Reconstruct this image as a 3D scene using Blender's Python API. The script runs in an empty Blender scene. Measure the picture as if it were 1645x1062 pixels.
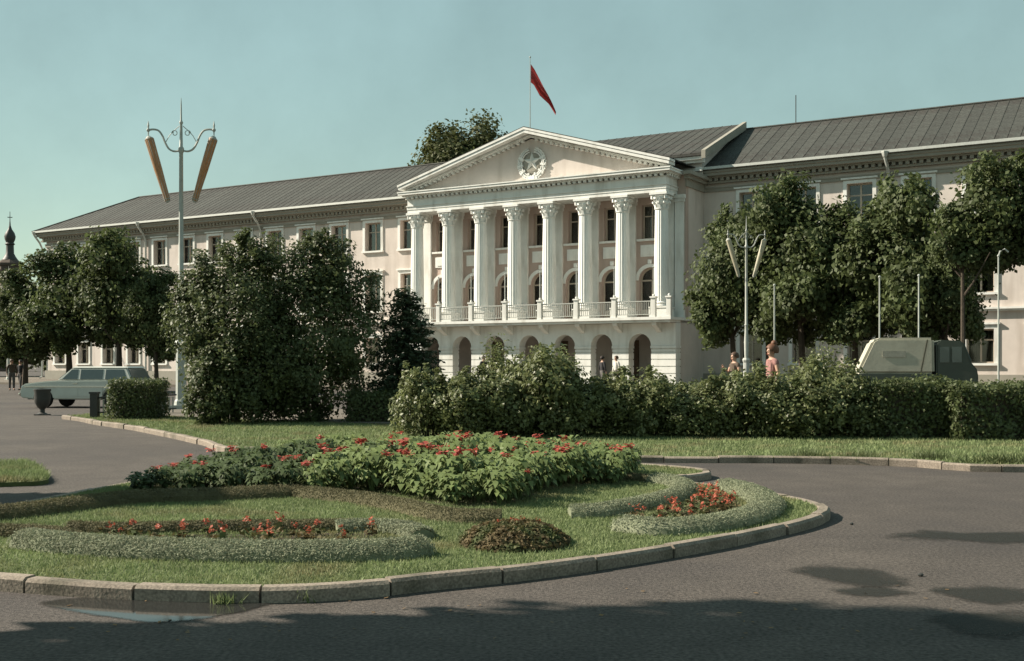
import bpy, bmesh, math, random
import numpy as np
from mathutils import Vector, Matrix

random.seed(7)
SC = bpy.context.scene
COL = SC.collection

# ------------------------------------------------------------------ camera, sky, sun, exposure
CAM_H = 1.45
cam = bpy.data.cameras.new('camera')
cam_o = bpy.data.objects.new('camera', cam)
COL.objects.link(cam_o)
cam_o.location = (0, 0, CAM_H)
cam_o.rotation_euler = (math.radians(90), 0, 0)
cam.sensor_width = 36.0
cam.lens = 1800 / 1645 * 36.0
cam.shift_y = 54 / 1645
cam.clip_end = 6000
SC.camera = cam_o

SUN_AZ = math.radians(10)      # beyond due left
SUN_EL = math.radians(34.5)
w = bpy.data.worlds.new('World')
SC.world = w
w.use_nodes = True
nt = w.node_tree
for n in list(nt.nodes):
    nt.nodes.remove(n)
sky = nt.nodes.new('ShaderNodeTexSky')
sky.sky_type = 'NISHITA'
sky.sun_disc = False
sky.sun_elevation = SUN_EL
sky.sun_rotation = math.radians(280)
sky.air_density = 1.2
sky.dust_density = 0.35
sky.ozone_density = 1.0
tint = nt.nodes.new('ShaderNodeMix')
tint.data_type = 'RGBA'
tint.blend_type = 'MULTIPLY'
tint.inputs['Factor'].default_value = 1.0
tint.inputs['B'].default_value = (1.08, 1.08, 0.80, 1)
bg = nt.nodes.new('ShaderNodeBackground')
bg.inputs['Strength'].default_value = 0.066
out = nt.nodes.new('ShaderNodeOutputWorld')
nt.links.new(sky.outputs['Color'], tint.inputs['A'])
veil = nt.nodes.new('ShaderNodeMix')                     # thin even veil of high haze
veil.data_type = 'RGBA'
veil.inputs['Factor'].default_value = 0.62
veil.inputs['B'].default_value = (2.36, 3.52, 3.52, 1)
nt.links.new(tint.outputs['Result'], veil.inputs['A'])
wtc = nt.nodes.new('ShaderNodeTexCoord')
wn = nt.nodes.new('ShaderNodeTexNoise')
wn.inputs['Scale'].default_value = 5.0
wn.inputs['Detail'].default_value = 7
wn.inputs['Roughness'].default_value = 0.6
nt.links.new(wtc.outputs['Generated'], wn.inputs['Vector'])
wr = nt.nodes.new('ShaderNodeMapRange')
wr.inputs['From Min'].default_value = 0.3
wr.inputs['From Max'].default_value = 0.7
wr.inputs['To Min'].default_value = 0.90
wr.inputs['To Max'].default_value = 1.10
nt.links.new(wn.outputs['Fac'], wr.inputs['Value'])
cl = nt.nodes.new('ShaderNodeVectorMath')
cl.operation = 'SCALE'
nt.links.new(veil.outputs['Result'], cl.inputs[0])
nt.links.new(wr.outputs['Result'], cl.inputs['Scale'])
nt.links.new(cl.outputs['Vector'], bg.inputs['Color'])
nt.links.new(bg.outputs['Background'], out.inputs['Surface'])

sun = bpy.data.lights.new('sun', 'SUN')
sun.energy = 5.0
sun.angle = math.radians(0.6)
sun.color = (1.0, 0.90, 0.76)
sun_o = bpy.data.objects.new('sun', sun)
COL.objects.link(sun_o)
SUN_DIR = Vector((-math.cos(SUN_AZ) * math.cos(SUN_EL), math.sin(SUN_AZ) * math.cos(SUN_EL), math.sin(SUN_EL)))
sun_o.rotation_euler = SUN_DIR.to_track_quat('Z', 'Y').to_euler()
sun_o.location = (-40, 10, 40)

SC.view_settings.view_transform = 'Standard'
SC.view_settings.look = 'None'
SC.view_settings.exposure = 1.1
SC.view_settings.gamma = 1.0
SC.view_settings.use_curve_mapping = False

# ------------------------------------------------------------------ helpers
def gp(u, v, z=0.0):
    """point of the level z seen towards the photograph's (u, v)"""
    Y = (CAM_H - z) * 1800.0 / (v - 585.0)
    return ((u - 822.5) / 1800.0 * Y, Y)

def at(u, Y):
    return ((u - 822.5) / 1800.0 * Y, Y)

MATS = {}
def mat(name, color, rough=0.8, var=0.15, scale=8.0, bump=0.0, bscale=60.0, metal=0.0, spec=0.3,
        stain=None, stain_scale=1.0, stain_lo=0.5, stain_hi=0.7, coords='Object', random_v=0.0, transl=None, streak=1.0, speck=0.0, speck_scale=70.0):
    if name in MATS:
        return MATS[name]
    m = bpy.data.materials.new(name)
    m.use_nodes = True
    t = m.node_tree
    b = t.nodes['Principled BSDF']
    b.inputs['Roughness'].default_value = rough
    b.inputs['Metallic'].default_value = metal
    b.inputs['Specular IOR Level'].default_value = spec
    tc = t.nodes.new('ShaderNodeTexCoord')
    nz = t.nodes.new('ShaderNodeTexNoise')
    nz.inputs['Scale'].default_value = scale
    nz.inputs['Detail'].default_value = 6
    nz.inputs['Roughness'].default_value = 0.65
    if coords == 'World':
        ge = t.nodes.new('ShaderNodeNewGeometry')
        src = ge.outputs['Position']
    else:
        src = tc.outputs['Object']
    t.links.new(src, nz.inputs['Vector'])
    ramp = t.nodes.new('ShaderNodeValToRGB')
    c = color
    ramp.color_ramp.elements[0].position = 0.25
    ramp.color_ramp.elements[1].position = 0.75
    ramp.color_ramp.elements[0].color = (c[0] * (1 - var), c[1] * (1 - var), c[2] * (1 - var), 1)
    ramp.color_ramp.elements[1].color = (min(1, c[0] * (1 + var)), min(1, c[1] * (1 + var)), min(1, c[2] * (1 + var)), 1)
    t.links.new(nz.outputs['Fac'], ramp.inputs['Fac'])
    col = ramp.outputs['Color']
    if stain:
        n2 = t.nodes.new('ShaderNodeTexNoise')
        n2.inputs['Scale'].default_value = stain_scale
        n2.inputs['Detail'].default_value = 5
        if streak != 1.0:
            mp = t.nodes.new('ShaderNodeMapping')
            mp.inputs['Scale'].default_value = (1, 1, streak)
            t.links.new(src, mp.inputs['Vector'])
            t.links.new(mp.outputs['Vector'], n2.inputs['Vector'])
        else:
            t.links.new(src, n2.inputs['Vector'])
        r2 = t.nodes.new('ShaderNodeMapRange')
        r2.inputs['From Min'].default_value = stain_lo
        r2.inputs['From Max'].default_value = stain_hi
        t.links.new(n2.outputs['Fac'], r2.inputs['Value'])
        mx = t.nodes.new('ShaderNodeMix')
        mx.data_type = 'RGBA'
        t.links.new(r2.outputs['Result'], mx.inputs['Factor'])
        t.links.new(col, mx.inputs['A'])
        mx.inputs['B'].default_value = (*stain, 1)
        col = mx.outputs['Result']
    if speck:
        n4 = t.nodes.new('ShaderNodeTexNoise')
        n4.inputs['Scale'].default_value = speck_scale
        n4.inputs['Detail'].default_value = 2
        t.links.new(src, n4.inputs['Vector'])
        r4 = t.nodes.new('ShaderNodeMapRange')
        r4.inputs['From Min'].default_value = 0.3
        r4.inputs['From Max'].default_value = 0.7
        r4.inputs['To Min'].default_value = 1 - speck
        r4.inputs['To Max'].default_value = 1 + speck
        t.links.new(n4.outputs['Fac'], r4.inputs['Value'])
        m4 = t.nodes.new('ShaderNodeVectorMath')
        m4.operation = 'SCALE'
        t.links.new(col, m4.inputs[0])
        t.links.new(r4.outputs['Result'], m4.inputs['Scale'])
        col = m4.outputs['Vector']
    if random_v:
        oi = t.nodes.new('ShaderNodeObjectInfo')
        mr = t.nodes.new('ShaderNodeMapRange')
        mr.inputs['To Min'].default_value = 1 - random_v
        mr.inputs['To Max'].default_value = 1 + random_v
        t.links.new(oi.outputs['Random'], mr.inputs['Value'])
        hs = t.nodes.new('ShaderNodeHueSaturation')
        t.links.new(mr.outputs['Result'], hs.inputs['Value'])
        t.links.new(col, hs.inputs['Color'])
        col = hs.outputs['Color']
    t.links.new(col, b.inputs['Base Color'])
    if bump:
        n3 = t.nodes.new('ShaderNodeTexNoise')
        n3.inputs['Scale'].default_value = bscale
        n3.inputs['Detail'].default_value = 4
        t.links.new(src, n3.inputs['Vector'])
        bp = t.nodes.new('ShaderNodeBump')
        bp.inputs['Strength'].default_value = bump
        bp.inputs['Distance'].default_value = 0.02
        t.links.new(n3.outputs['Fac'], bp.inputs['Height'])
        t.links.new(bp.outputs['Normal'], b.inputs['Normal'])
    if transl:
        tr = t.nodes.new('ShaderNodeBsdfTranslucent')
        t.links.new(col, tr.inputs['Color'])
        ms = t.nodes.new('ShaderNodeMixShader')
        ms.inputs['Fac'].default_value = transl
        o = t.nodes['Material Output']
        t.links.new(b.outputs['BSDF'], ms.inputs[1])
        t.links.new(tr.outputs['BSDF'], ms.inputs[2])
        t.links.new(ms.outputs['Shader'], o.inputs['Surface'])
    MATS[name] = m
    return m

class MB:
    def __init__(s):
        s.v = []
        s.f = []
    def add(s, verts, faces):
        n = len(s.v)
        s.v.extend([tuple(p) for p in verts])
        s.f.extend([tuple(i + n for i in f) for f in faces])
        return s
    def box(s, x0, x1, y0, y1, z0, z1):
        return s.add([(x0, y0, z0), (x1, y0, z0), (x1, y1, z0), (x0, y1, z0),
                      (x0, y0, z1), (x1, y0, z1), (x1, y1, z1), (x0, y1, z1)],
                     [(0, 3, 2, 1), (4, 5, 6, 7), (0, 1, 5, 4), (1, 2, 6, 5), (2, 3, 7, 6), (3, 0, 4, 7)])
    def obox(s, c, ax, ay, az):
        """box from a centre and three half-axes"""
        c, ax, ay, az = Vector(c), Vector(ax), Vector(ay), Vector(az)
        p = []
        for k in (-1, 1):
            for (i, j) in ((-1, -1), (1, -1), (1, 1), (-1, 1)):
                p.append(c + ax * i + ay * j + az * k)
        return s.add(p, [(0, 3, 2, 1), (4, 5, 6, 7), (0, 1, 5, 4), (1, 2, 6, 5), (2, 3, 7, 6), (3, 0, 4, 7)])
    def prism_y(s, poly, y0, y1):
        n = len(poly)
        vs = [(x, y0, z) for x, z in poly] + [(x, y1, z) for x, z in poly]
        fs = [tuple(range(n)), tuple(range(2 * n - 1, n - 1, -1))]
        fs += [(i, i + n, (i + 1) % n + n, (i + 1) % n) for i in range(n)]
        return s.add(vs, fs)
    def prism_x(s, poly, x0, x1):
        n = len(poly)
        vs = [(x0, y, z) for y, z in poly] + [(x1, y, z) for y, z in poly]
        fs = [tuple(range(n)), tuple(range(2 * n - 1, n - 1, -1))]
        fs += [(i, i + n, (i + 1) % n + n, (i + 1) % n) for i in range(n)]
        return s.add(vs, fs)
    def prism_z(s, poly, z0, z1):
        n = len(poly)
        vs = [(x, y, z0) for x, y in poly] + [(x, y, z1) for x, y in poly]
        fs = [tuple(range(n)), tuple(range(2 * n - 1, n - 1, -1))]
        fs += [(i, i + n, (i + 1) % n + n, (i + 1) % n) for i in range(n)]
        return s.add(vs, fs)
    def lathe(s, prof, n=16, c=(0, 0), sx=1.0, sy=1.0, cap=True, rot=0.0):
        vs, fs = [], []
        for r, z in prof:
            for k in range(n):
                a = 2 * math.pi * k / n + rot
                vs.append((c[0] + r * math.cos(a) * sx, c[1] + r * math.sin(a) * sy, z))
        for i in range(len(prof) - 1):
            for k in range(n):
                a, b = i * n + k, i * n + (k + 1) % n
                fs.append((a, b, b + n, a + n))
        if cap:
            fs.append(tuple(range(n - 1, -1, -1)))
            fs.append(tuple(range((len(prof) - 1) * n, len(prof) * n)))
        return s.add(vs, fs)
    def tube(s, path, rad, n=8, cap=True):
        path = [Vector(p) for p in path]
        if not hasattr(rad, '__len__'):
            rad = [rad] * len(path)
        vs, fs = [], []
        ref = None
        for i, p in enumerate(path):
            if i == 0:
                d = path[1] - p
            elif i == len(path) - 1:
                d = p - path[i - 1]
            else:
                d = path[i + 1] - path[i - 1]
            d.normalize()
            if ref is None:
                ref = Vector((0, 0, 1)) if abs(d.z) < 0.9 else Vector((1, 0, 0))
            a = d.cross(ref)
            a.normalize()
            b = d.cross(a)
            ref = -b.cross(d) if False else ref
            for k in range(n):
                t = 2 * math.pi * k / n
                vs.append(p + (a * math.cos(t) + b * math.sin(t)) * rad[i])
        for i in range(len(path) - 1):
            for k in range(n):
                q, r = i * n + k, i * n + (k + 1) % n
                fs.append((q, r, r + n, q + n))
        if cap:
            fs.append(tuple(range(n - 1, -1, -1)))
            fs.append(tuple(range((len(path) - 1) * n, len(path) * n)))
        return s.add(vs, fs)
    def ball(s, c, r, n=10, m=6, sx=1, sy=1, sz=1):
        prof = []
        for i in range(m + 1):
            a = -math.pi / 2 + math.pi * i / m
            prof.append((max(0.001, r * math.cos(a)), c[2] + sz * r * math.sin(a)))
        return s.lathe(prof, n, (c[0], c[1]), sx, sy)
    def mesh(s, name, m, smooth=False, bevel=0.0):
        me = bpy.data.meshes.new(name)
        me.from_pydata(s.v, [], s.f)
        bm = bmesh.new()
        bm.from_mesh(me)
        bmesh.ops.recalc_face_normals(bm, faces=bm.faces)
        if bevel:
            es = [e for e in bm.edges if len(e.link_faces) == 2 and e.calc_face_angle(0) > 0.5]
            bmesh.ops.bevel(bm, geom=es, offset=bevel, segments=2, affect='EDGES', clamp_overlap=True)
        bm.to_mesh(me)
        bm.free()
        me.materials.append(m)
        if smooth:
            me.shade_smooth()
            try:
                me.set_sharp_from_angle(angle=math.radians(40))
            except Exception:
                pass
        return me
    def build(s, name, m, parent=None, smooth=False, bevel=0.0):
        return link(name, s.mesh(name, m, smooth, bevel), parent)

def link(name, me, parent=None, loc=None):
    o = bpy.data.objects.new(name, me)
    COL.objects.link(o)
    if parent:
        o.parent = parent
    if loc:
        o.location = loc
    return o

def tag(o, label=None, cat=None, group=None, kind=None):
    if label:
        o['label'] = label
    if cat:
        o['category'] = cat
    if group:
        o['group'] = group
    if kind:
        o['kind'] = kind
    return o

def thing(name, loc, rz, label, cat, group=None):
    o = bpy.data.objects.new(name, None)
    COL.objects.link(o)
    o.location = loc
    o.rotation_euler = (0, 0, rz)
    o.empty_display_size = 0.3
    return tag(o, label, cat, group)

KIDS = {}
def dup(root, loc, rz, label, scale=None):
    """copy of a thing with its parts and sub-parts"""
    r = root.copy()
    COL.objects.link(r)
    r.location = loc
    r.rotation_euler = (0, 0, rz)
    if scale:
        r.scale = scale
    r['label'] = label
    for ch in list(root.children):
        c = ch.copy()
        COL.objects.link(c)
        c.parent = r
        for g in list(ch.children):
            d = g.copy()
            COL.objects.link(d)
            d.parent = c
    return r

def raw_mesh(name, V, nper, m):
    """V: (faces*nper, 3) loose polygons"""
    V = np.ascontiguousarray(V, dtype=np.float32).reshape(-1, 3)
    nf = len(V) // nper
    me = bpy.data.meshes.new(name)
    me.vertices.add(len(V))
    me.vertices.foreach_set('co', V.ravel())
    me.loops.add(len(V))
    me.loops.foreach_set('vertex_index', np.arange(len(V), dtype=np.int32))
    me.polygons.add(nf)
    me.polygons.foreach_set('loop_start', np.arange(0, len(V), nper, dtype=np.int32))
    me.polygons.foreach_set('loop_total', np.full(nf, nper, dtype=np.int32))
    me.update(calc_edges=True)
    me.materials.append(m)
    return me

def inside(P, poly):
    x, y = P[:, 0], P[:, 1]
    r = np.zeros(len(P), bool)
    j = len(poly) - 1
    for i in range(len(poly)):
        xi, yi = poly[i]
        xj, yj = poly[j]
        c = ((yi > y) != (yj > y)) & (x < (xj - xi) * (y - yi) / (yj - yi + 1e-12) + xi)
        r ^= c
        j = i
    return r

def sample_poly(rng, poly, n):
    p = np.array(poly)
    lo, hi = p.min(0), p.max(0)
    outp = np.zeros((0, 2))
    while len(outp) < n:
        q = lo + rng.random((n * 2, 2)) * (hi - lo)
        outp = np.vstack([outp, q[inside(q, poly)]])
    return outp[:n]

def blades(rng, P, z, h, wd, lean=0.5):
    """one triangle per blade of grass"""
    n = len(P)
    a = rng.random(n) * 2 * math.pi
    d = np.stack([np.cos(a), np.sin(a), np.zeros(n)], 1)
    hh = h * (0.5 + rng.random(n))
    b = rng.random(n) * 2 * math.pi
    l = np.stack([np.cos(b), np.sin(b), np.zeros(n)], 1) * (hh * lean * rng.random(n))[:, None]
    base = np.stack([P[:, 0], P[:, 1], np.broadcast_to(z, (n,))], 1)
    V = np.empty((n, 3, 3))
    V[:, 0] = base - d * wd * 0.5
    V[:, 1] = base + d * wd * 0.5
    V[:, 2] = base + l + np.array([0, 0, 1.0]) * hh[:, None]
    return V.reshape(-1, 3)

def leaf_quads(rng, C, N, size, aspect):
    n = len(C)
    r = rng.normal(size=(n, 3))
    N = N + r * 0.6
    N /= np.linalg.norm(N, axis=1)[:, None] + 1e-9
    a = np.cross(N, rng.normal(size=(n, 3)))
    a /= np.linalg.norm(a, axis=1)[:, None] + 1e-9
    b = np.cross(N, a)
    s = (size * (0.6 + 0.8 * rng.random(n)))[:, None]
    V = np.empty((n, 4, 3))
    V[:, 0] = C - a * s * 0.5
    V[:, 1] = C + b * s * aspect * 0.5
    V[:, 2] = C + a * s * 0.5
    V[:, 3] = C - b * s * aspect * 0.5
    return V.reshape(-1, 3)

def crown_verts(seed, blobs, n, size, aspect=0.6, clump=0.16, clumps=60, depth=0.35, zmin=None, up=0.35):
    """leaf clumps spread through the outer part of a few ellipsoids"""
    rng = np.random.default_rng(seed)
    B = np.array(blobs, float)
    area = (B[:, 3] * B[:, 4] + B[:, 3] * B[:, 5] + B[:, 4] * B[:, 5])
    pr = area / area.sum()
    nc = clumps * len(B)
    ci = rng.choice(len(B), nc, p=pr)
    D = rng.normal(size=(nc, 3))
    D /= np.linalg.norm(D, axis=1)[:, None]
    R = B[ci, 3:6]
    rad = 1.06 - np.abs(rng.normal(size=nc)) * depth
    CC = B[ci, :3] + D * R * rad[:, None]
    k = rng.integers(0, nc, n)
    cs = (R.mean(1) * clump)[k]
    P = CC[k] + np.clip(rng.normal(size=(n, 3)), -1.5, 1.5) * cs[:, None]
    N = D[k] + np.array([0, 0, up])
    if zmin is not None:
        keep = P[:, 2] > zmin
        P, N = P[keep], N[keep]
    return leaf_quads(rng, P, N, size, aspect)

# ------------------------------------------------------------------ materials
M_ASPH = mat('asphalt', (0.070, 0.060, 0.052), 0.88, 0.25, 2.2, 0.5, 90, stain=(0.047, 0.041, 0.038), stain_scale=0.35, stain_lo=0.45, stain_hi=0.7, coords='World', speck=0.5, speck_scale=38)
M_WET = mat('wet_asphalt', (0.070, 0.066, 0.062), 0.42, 0.3, 3.0, 0.15, 60, spec=0.5, coords='World')
M_PAVE = mat('paving', (0.13, 0.112, 0.09), 0.9, 0.2, 1.5, 0.3, 40, coords='World')
M_KERB = mat('kerb_concrete', (0.215, 0.180, 0.145), 0.9, 0.25, 6, 0.2, 50, stain=(0.11, 0.096, 0.072), stain_scale=3.0, stain_lo=0.5, stain_hi=0.72, random_v=0.12, coords='World', speck=0.35, speck_scale=60)
M_MORTAR = mat('kerb_mortar', (0.075, 0.07, 0.06), 0.95, 0.2, 20, coords='World')
M_SOIL = mat('soil', (0.045, 0.032, 0.025), 0.95, 0.35, 9, 0.8, 40, coords='World')
M_TURF = mat('turf', (0.085, 0.105, 0.040), 0.95, 0.3, 5, 0.6, 80, coords='World')
M_GRASS = mat('grass_blades', (0.180, 0.225, 0.098), 0.75, 0.34, 1.6, transl=0.3, coords='World', stain=(0.225, 0.200, 0.105), stain_scale=1.1)
M_EDGE = mat('silver_edging', (0.225, 0.245, 0.160), 0.85, 0.35, 9, transl=0.25, coords='World')
M_EDGEG = mat('dull_edging', (0.135, 0.125, 0.068), 0.85, 0.3, 9, transl=0.25, coords='World')
M_RUSSET = mat('russet_foliage', (0.105, 0.078, 0.036), 0.8, 0.5, 9, stain=(0.075, 0.095, 0.035), stain_scale=6.0, stain_lo=0.45, stain_hi=0.6, transl=0.25, coords='World')
M_BROAD = mat('broad_leaf', (0.145, 0.190, 0.070), 0.6, 0.45, 5, transl=0.3, coords='World')
M_SHADEDB = mat('shade_toned_broad_leaf', (0.062, 0.088, 0.034), 0.6, 0.45, 5, transl=0.3, coords='World')  # same leaf, with the shade at the bed's left end put into its colour
M_RED = mat('red_petal', (0.38, 0.075, 0.055), 0.6, 0.35, 12, transl=0.25, coords='World')
M_ORNG = mat('orange_petal', (0.38, 0.095, 0.055), 0.6, 0.35, 12, transl=0.25, coords='World')
M_LEAFD = mat('dark_leaf', (0.085, 0.105, 0.042), 0.55, 0.45, 2.2, transl=0.38, coords='World', spec=0.35)
M_LEAFM = mat('hedge_leaf', (0.140, 0.160, 0.066), 0.5, 0.5, 3.0, transl=0.38, coords='World', spec=0.45)
M_LEAFL = mat('linden_leaf', (0.078, 0.100, 0.037), 0.6, 0.45, 0.9, transl=0.38, coords='World')
M_LEAFF = mat('far_leaf', (0.075, 0.085, 0.030), 0.7, 0.4, 0.7, transl=0.3, coords='World')
M_SPRUCE = mat('spruce_needles', (0.050, 0.070, 0.038), 0.7, 0.4, 4, transl=0.15, coords='World')
M_BARK = mat('bark', (0.060, 0.048, 0.036), 0.95, 0.35, 9, 0.8, 30)
M_WALL = mat('pink_cream_plaster', (0.555, 0.495, 0.450), 0.9, 0.08, 1.2, 0.15, 30, stain=(0.41, 0.355, 0.31), stain_scale=1.6, stain_lo=0.48, stain_hi=0.78, streak=0.15)
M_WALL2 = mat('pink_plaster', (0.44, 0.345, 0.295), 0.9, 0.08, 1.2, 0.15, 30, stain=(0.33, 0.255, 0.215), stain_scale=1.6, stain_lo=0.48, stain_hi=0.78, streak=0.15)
M_WHITE = mat('white_trim', (0.70, 0.70, 0.665), 0.85, 0.06, 2.0, 0.1, 30, stain=(0.46, 0.44, 0.39), stain_scale=1.8, stain_lo=0.5, stain_hi=0.8, streak=0.2)
M_CORN = mat('cornice_stone', (0.27, 0.255, 0.215), 0.9, 0.1, 2.5, 0.15, 30)
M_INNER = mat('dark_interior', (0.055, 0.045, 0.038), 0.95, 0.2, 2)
M_FRAME = mat('window_frame_paint', (0.42, 0.36, 0.29), 0.7, 0.1, 5)
def glass_mat(name, tint_, rough):
    m = bpy.data.materials.new(name)
    m.use_nodes = True
    t = m.node_tree
    t.nodes.remove(t.nodes['Principled BSDF'])
    tr = t.nodes.new('ShaderNodeBsdfTransparent')
    tr.inputs['Color'].default_value = (*tint_, 1)
    gl = t.nodes.new('ShaderNodeBsdfGlossy')
    gl.inputs['Roughness'].default_value = rough
    tc = t.nodes.new('ShaderNodeTexCoord')
    nz = t.nodes.new('ShaderNodeTexNoise')
    nz.inputs['Scale'].default_value = 1.6
    bp = t.nodes.new('ShaderNodeBump')
    bp.inputs['Strength'].default_value = 0.06
    t.links.new(tc.outputs['Object'], nz.inputs['Vector'])
    t.links.new(nz.outputs['Fac'], bp.inputs['Height'])
    t.links.new(bp.outputs['Normal'], gl.inputs['Normal'])
    fr = t.nodes.new('ShaderNodeFresnel')
    fr.inputs['IOR'].default_value = 1.5
    ad = t.nodes.new('ShaderNodeMath')
    ad.operation = 'MULTIPLY_ADD'
    ad.inputs[1].default_value = 1.2
    ad.inputs[2].default_value = 0.03
    mx = t.nodes.new('ShaderNodeMixShader')
    t.links.new(fr.outputs[0], ad.inputs[0])
    t.links.new(ad.outputs[0], mx.inputs['Fac'])
    t.links.new(tr.outputs[0], mx.inputs[1])
    t.links.new(gl.outputs[0], mx.inputs[2])
    t.links.new(mx.outputs[0], t.nodes['Material Output'].inputs['Surface'])
    return m
M_GLASS = glass_mat('window_glass', (0.62, 0.64, 0.62), 0.04)
M_CURT = mat('curtain', (0.40, 0.37, 0.31), 0.9, 0.2, 6)
M_ROOF = mat('roof_metal', (0.049, 0.051, 0.045), 0.78, 0.2, 3.5, 0.2, 12, spec=0.25, stain=(0.038, 0.033, 0.029), stain_scale=1.3, stain_lo=0.45, stain_hi=0.72, random_v=0.14, speck=.3, speck_scale=9)
M_PIPE = mat('zinc_pipe', (0.42, 0.43, 0.40), 0.5, 0.12, 6, metal=0.3)
M_POLE = mat('pole_paint', (0.34, 0.36, 0.33), 0.6, 0.14, 6)
M_POLEL = mat('pale_pole_paint', (0.36, 0.37, 0.34), 0.6, 0.14, 6)
M_AMBER = mat('amber_glass', (0.42, 0.235, 0.115), 0.45, 0.15, 9, transl=0.3)
M_CREAMG = mat('cream_glass', (0.46, 0.42, 0.30), 0.45, 0.1, 9, transl=0.3)
M_IRON = mat('dark_iron', (0.045, 0.045, 0.042), 0.55, 0.2, 8)
M_FLAG = mat('flag_cloth', (0.33, 0.045, 0.042), 0.85, 0.15, 4, transl=0.35)
M_TOWER = mat('tower_brick', (0.085, 0.066, 0.055), 0.95, 0.15, 1.0)
M_SKIN = mat('skin', (0.40, 0.245, 0.175), 0.6, 0.06, 20)

# ------------------------------------------------------------------ the setting: ground, road, lawns
g = MB()
g.add([(-2500, -60, 0), (2500, -60, 0), (2500, 4500, 0), (-2500, 4500, 0)], [(0, 1, 2, 3)])
tag(g.build('road', M_ASPH), kind='structure')

def smooth_closed(pts, per=8):
    n = len(pts)
    o = []
    for i in range(n):
        p0, p1, p2, p3 = [np.array(pts[(i + k) % n], float) for k in (-1, 0, 1, 2)]
        for j in range(per):
            t = j / per
            o.append(tuple(0.5 * ((2 * p1) + (-p0 + p2) * t + (2 * p0 - 5 * p1 + 4 * p2 - p3) * t * t + (-p0 + 3 * p1 - 3 * p2 + p3) * t ** 3)))
    return o

def smooth_open(pts, per=8):
    pts = [np.array(p, float) for p in pts]
    P = [2 * pts[0] - pts[1]] + pts + [2 * pts[-1] - pts[-2]]
    o = []
    for i in range(1, len(P) - 2):
        p0, p1, p2, p3 = P[i - 1], P[i], P[i + 1], P[i + 2]
        for j in range(per):
            t = j / per
            o.append(tuple(0.5 * ((2 * p1) + (-p0 + p2) * t + (2 * p0 - 5 * p1 + 4 * p2 - p3) * t * t + (-p0 + 3 * p1 - 3 * p2 + p3) * t ** 3)))
    o.append(tuple(P[-2]))
    return o

def resample(pts, step, closed=False):
    p = np.array(pts + ([pts[0]] if closed else []), float)
    s = np.r_[0, np.cumsum(np.linalg.norm(np.diff(p, axis=0), axis=1))]
    n = max(2, int(round(s[-1] / step)) + 1)
    q = np.linspace(0, s[-1], n)
    return np.stack([np.interp(q, s, p[:, k]) for k in range(p.shape[1])], 1)

def kerb(name, pts, width, ztop, stone, closed, rng, sub=3):
    """mortar bed with separate kerb stones; outline = outer edge, inner edge to the left of the walk"""
    fine = resample(pts, stone / sub, closed)
    n = len(fine)
    tg = np.gradient(fine, axis=0)
    if closed:
        tg[0] = tg[-1] = fine[1] - fine[-2]
    tg /= np.linalg.norm(tg, axis=1)[:, None]
    nr = np.stack([-tg[:, 1], tg[:, 0]], 1)
    inn = fine + nr * width
    bed = MB()
    o1, i1 = fine + nr * 0.015, inn - nr * 0.015
    for i in range(n - 1):
        vs = [(*o1[i], -0.02), (*i1[i], -0.02), (*i1[i + 1], -0.02), (*o1[i + 1], -0.02),
              (*o1[i], ztop - 0.03), (*i1[i], ztop - 0.03), (*i1[i + 1], ztop - 0.03), (*o1[i + 1], ztop - 0.03)]
        bed.add(vs, [(4, 5, 6, 7), (0, 4, 7, 3), (1, 2, 6, 5)])
    root = tag(bed.build(name, M_MORTAR), kind='structure')
    k = 0
    while k < n - 1:
        e = min(n - 1, k + sub)
        b = MB()
        idx = list(range(k, e + 1))
        dz = rng.normal() * 0.006
        off = rng.normal() * 0.008
        prof = []
        for jj, i in enumerate(idx):
            p, q = fine[i].copy() + nr[i] * off, inn[i].copy() + nr[i] * off
            if jj == 0:
                p = p + tg[i] * 0.009; q = q + tg[i] * 0.009
            if jj == len(idx) - 1:
                p = p - tg[i] * 0.009; q = q - tg[i] * 0.009
            c = nr[i] * 0.022
            prof.append([(*p, -0.03), (*p, ztop - 0.02 + dz), (*(p + c), ztop + dz), (*(q - c * 0.5), ztop + dz), (*q, ztop - 0.012 + dz), (*q, -0.03)])
        vs = [x for pr in prof for x in pr]
        fs = []
        for a in range(len(idx) - 1):
            for c in range(5):
                fs.append((a * 6 + c, a * 6 + c + 1, a * 6 + 6 + c + 1, a * 6 + 6 + c))
        fs.append((0, 1, 2, 3, 4, 5))
        L = (len(idx) - 1) * 6
        fs.append((L + 5, L + 4, L + 3, L + 2, L + 1, L))
        b.add(vs, fs)
        b.build('kerb_stone', M_KERB, root)
        k = e
    return root, [tuple(x) for x in inn]

def sheet(name, poly, z, m, kind='structure', skirt=0.0):
    me = bpy.data.meshes.new(name)
    bm = bmesh.new()
    vs = [bm.verts.new((x, y, z)) for x, y in poly]
    es = [bm.edges.new((vs[i], vs[(i + 1) % len(vs)])) for i in range(len(vs))]
    bmesh.ops.triangle_fill(bm, use_beauty=True, edges=es)
    for f in bm.faces:
        if f.normal.z < 0:
            f.normal_flip()
    if skirt:
        r = bmesh.ops.extrude_edge_only(bm, edges=[e for e in bm.edges if e.is_boundary])
        for v in [q for q in r['geom'] if isinstance(q, bmesh.types.BMVert)]:
            v.co.z -= skirt
    bm.to_mesh(me)
    bm.free()
    me.materials.append(m)
    o = link(name, me)
    if kind:
        o['kind'] = kind
    return o

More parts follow.
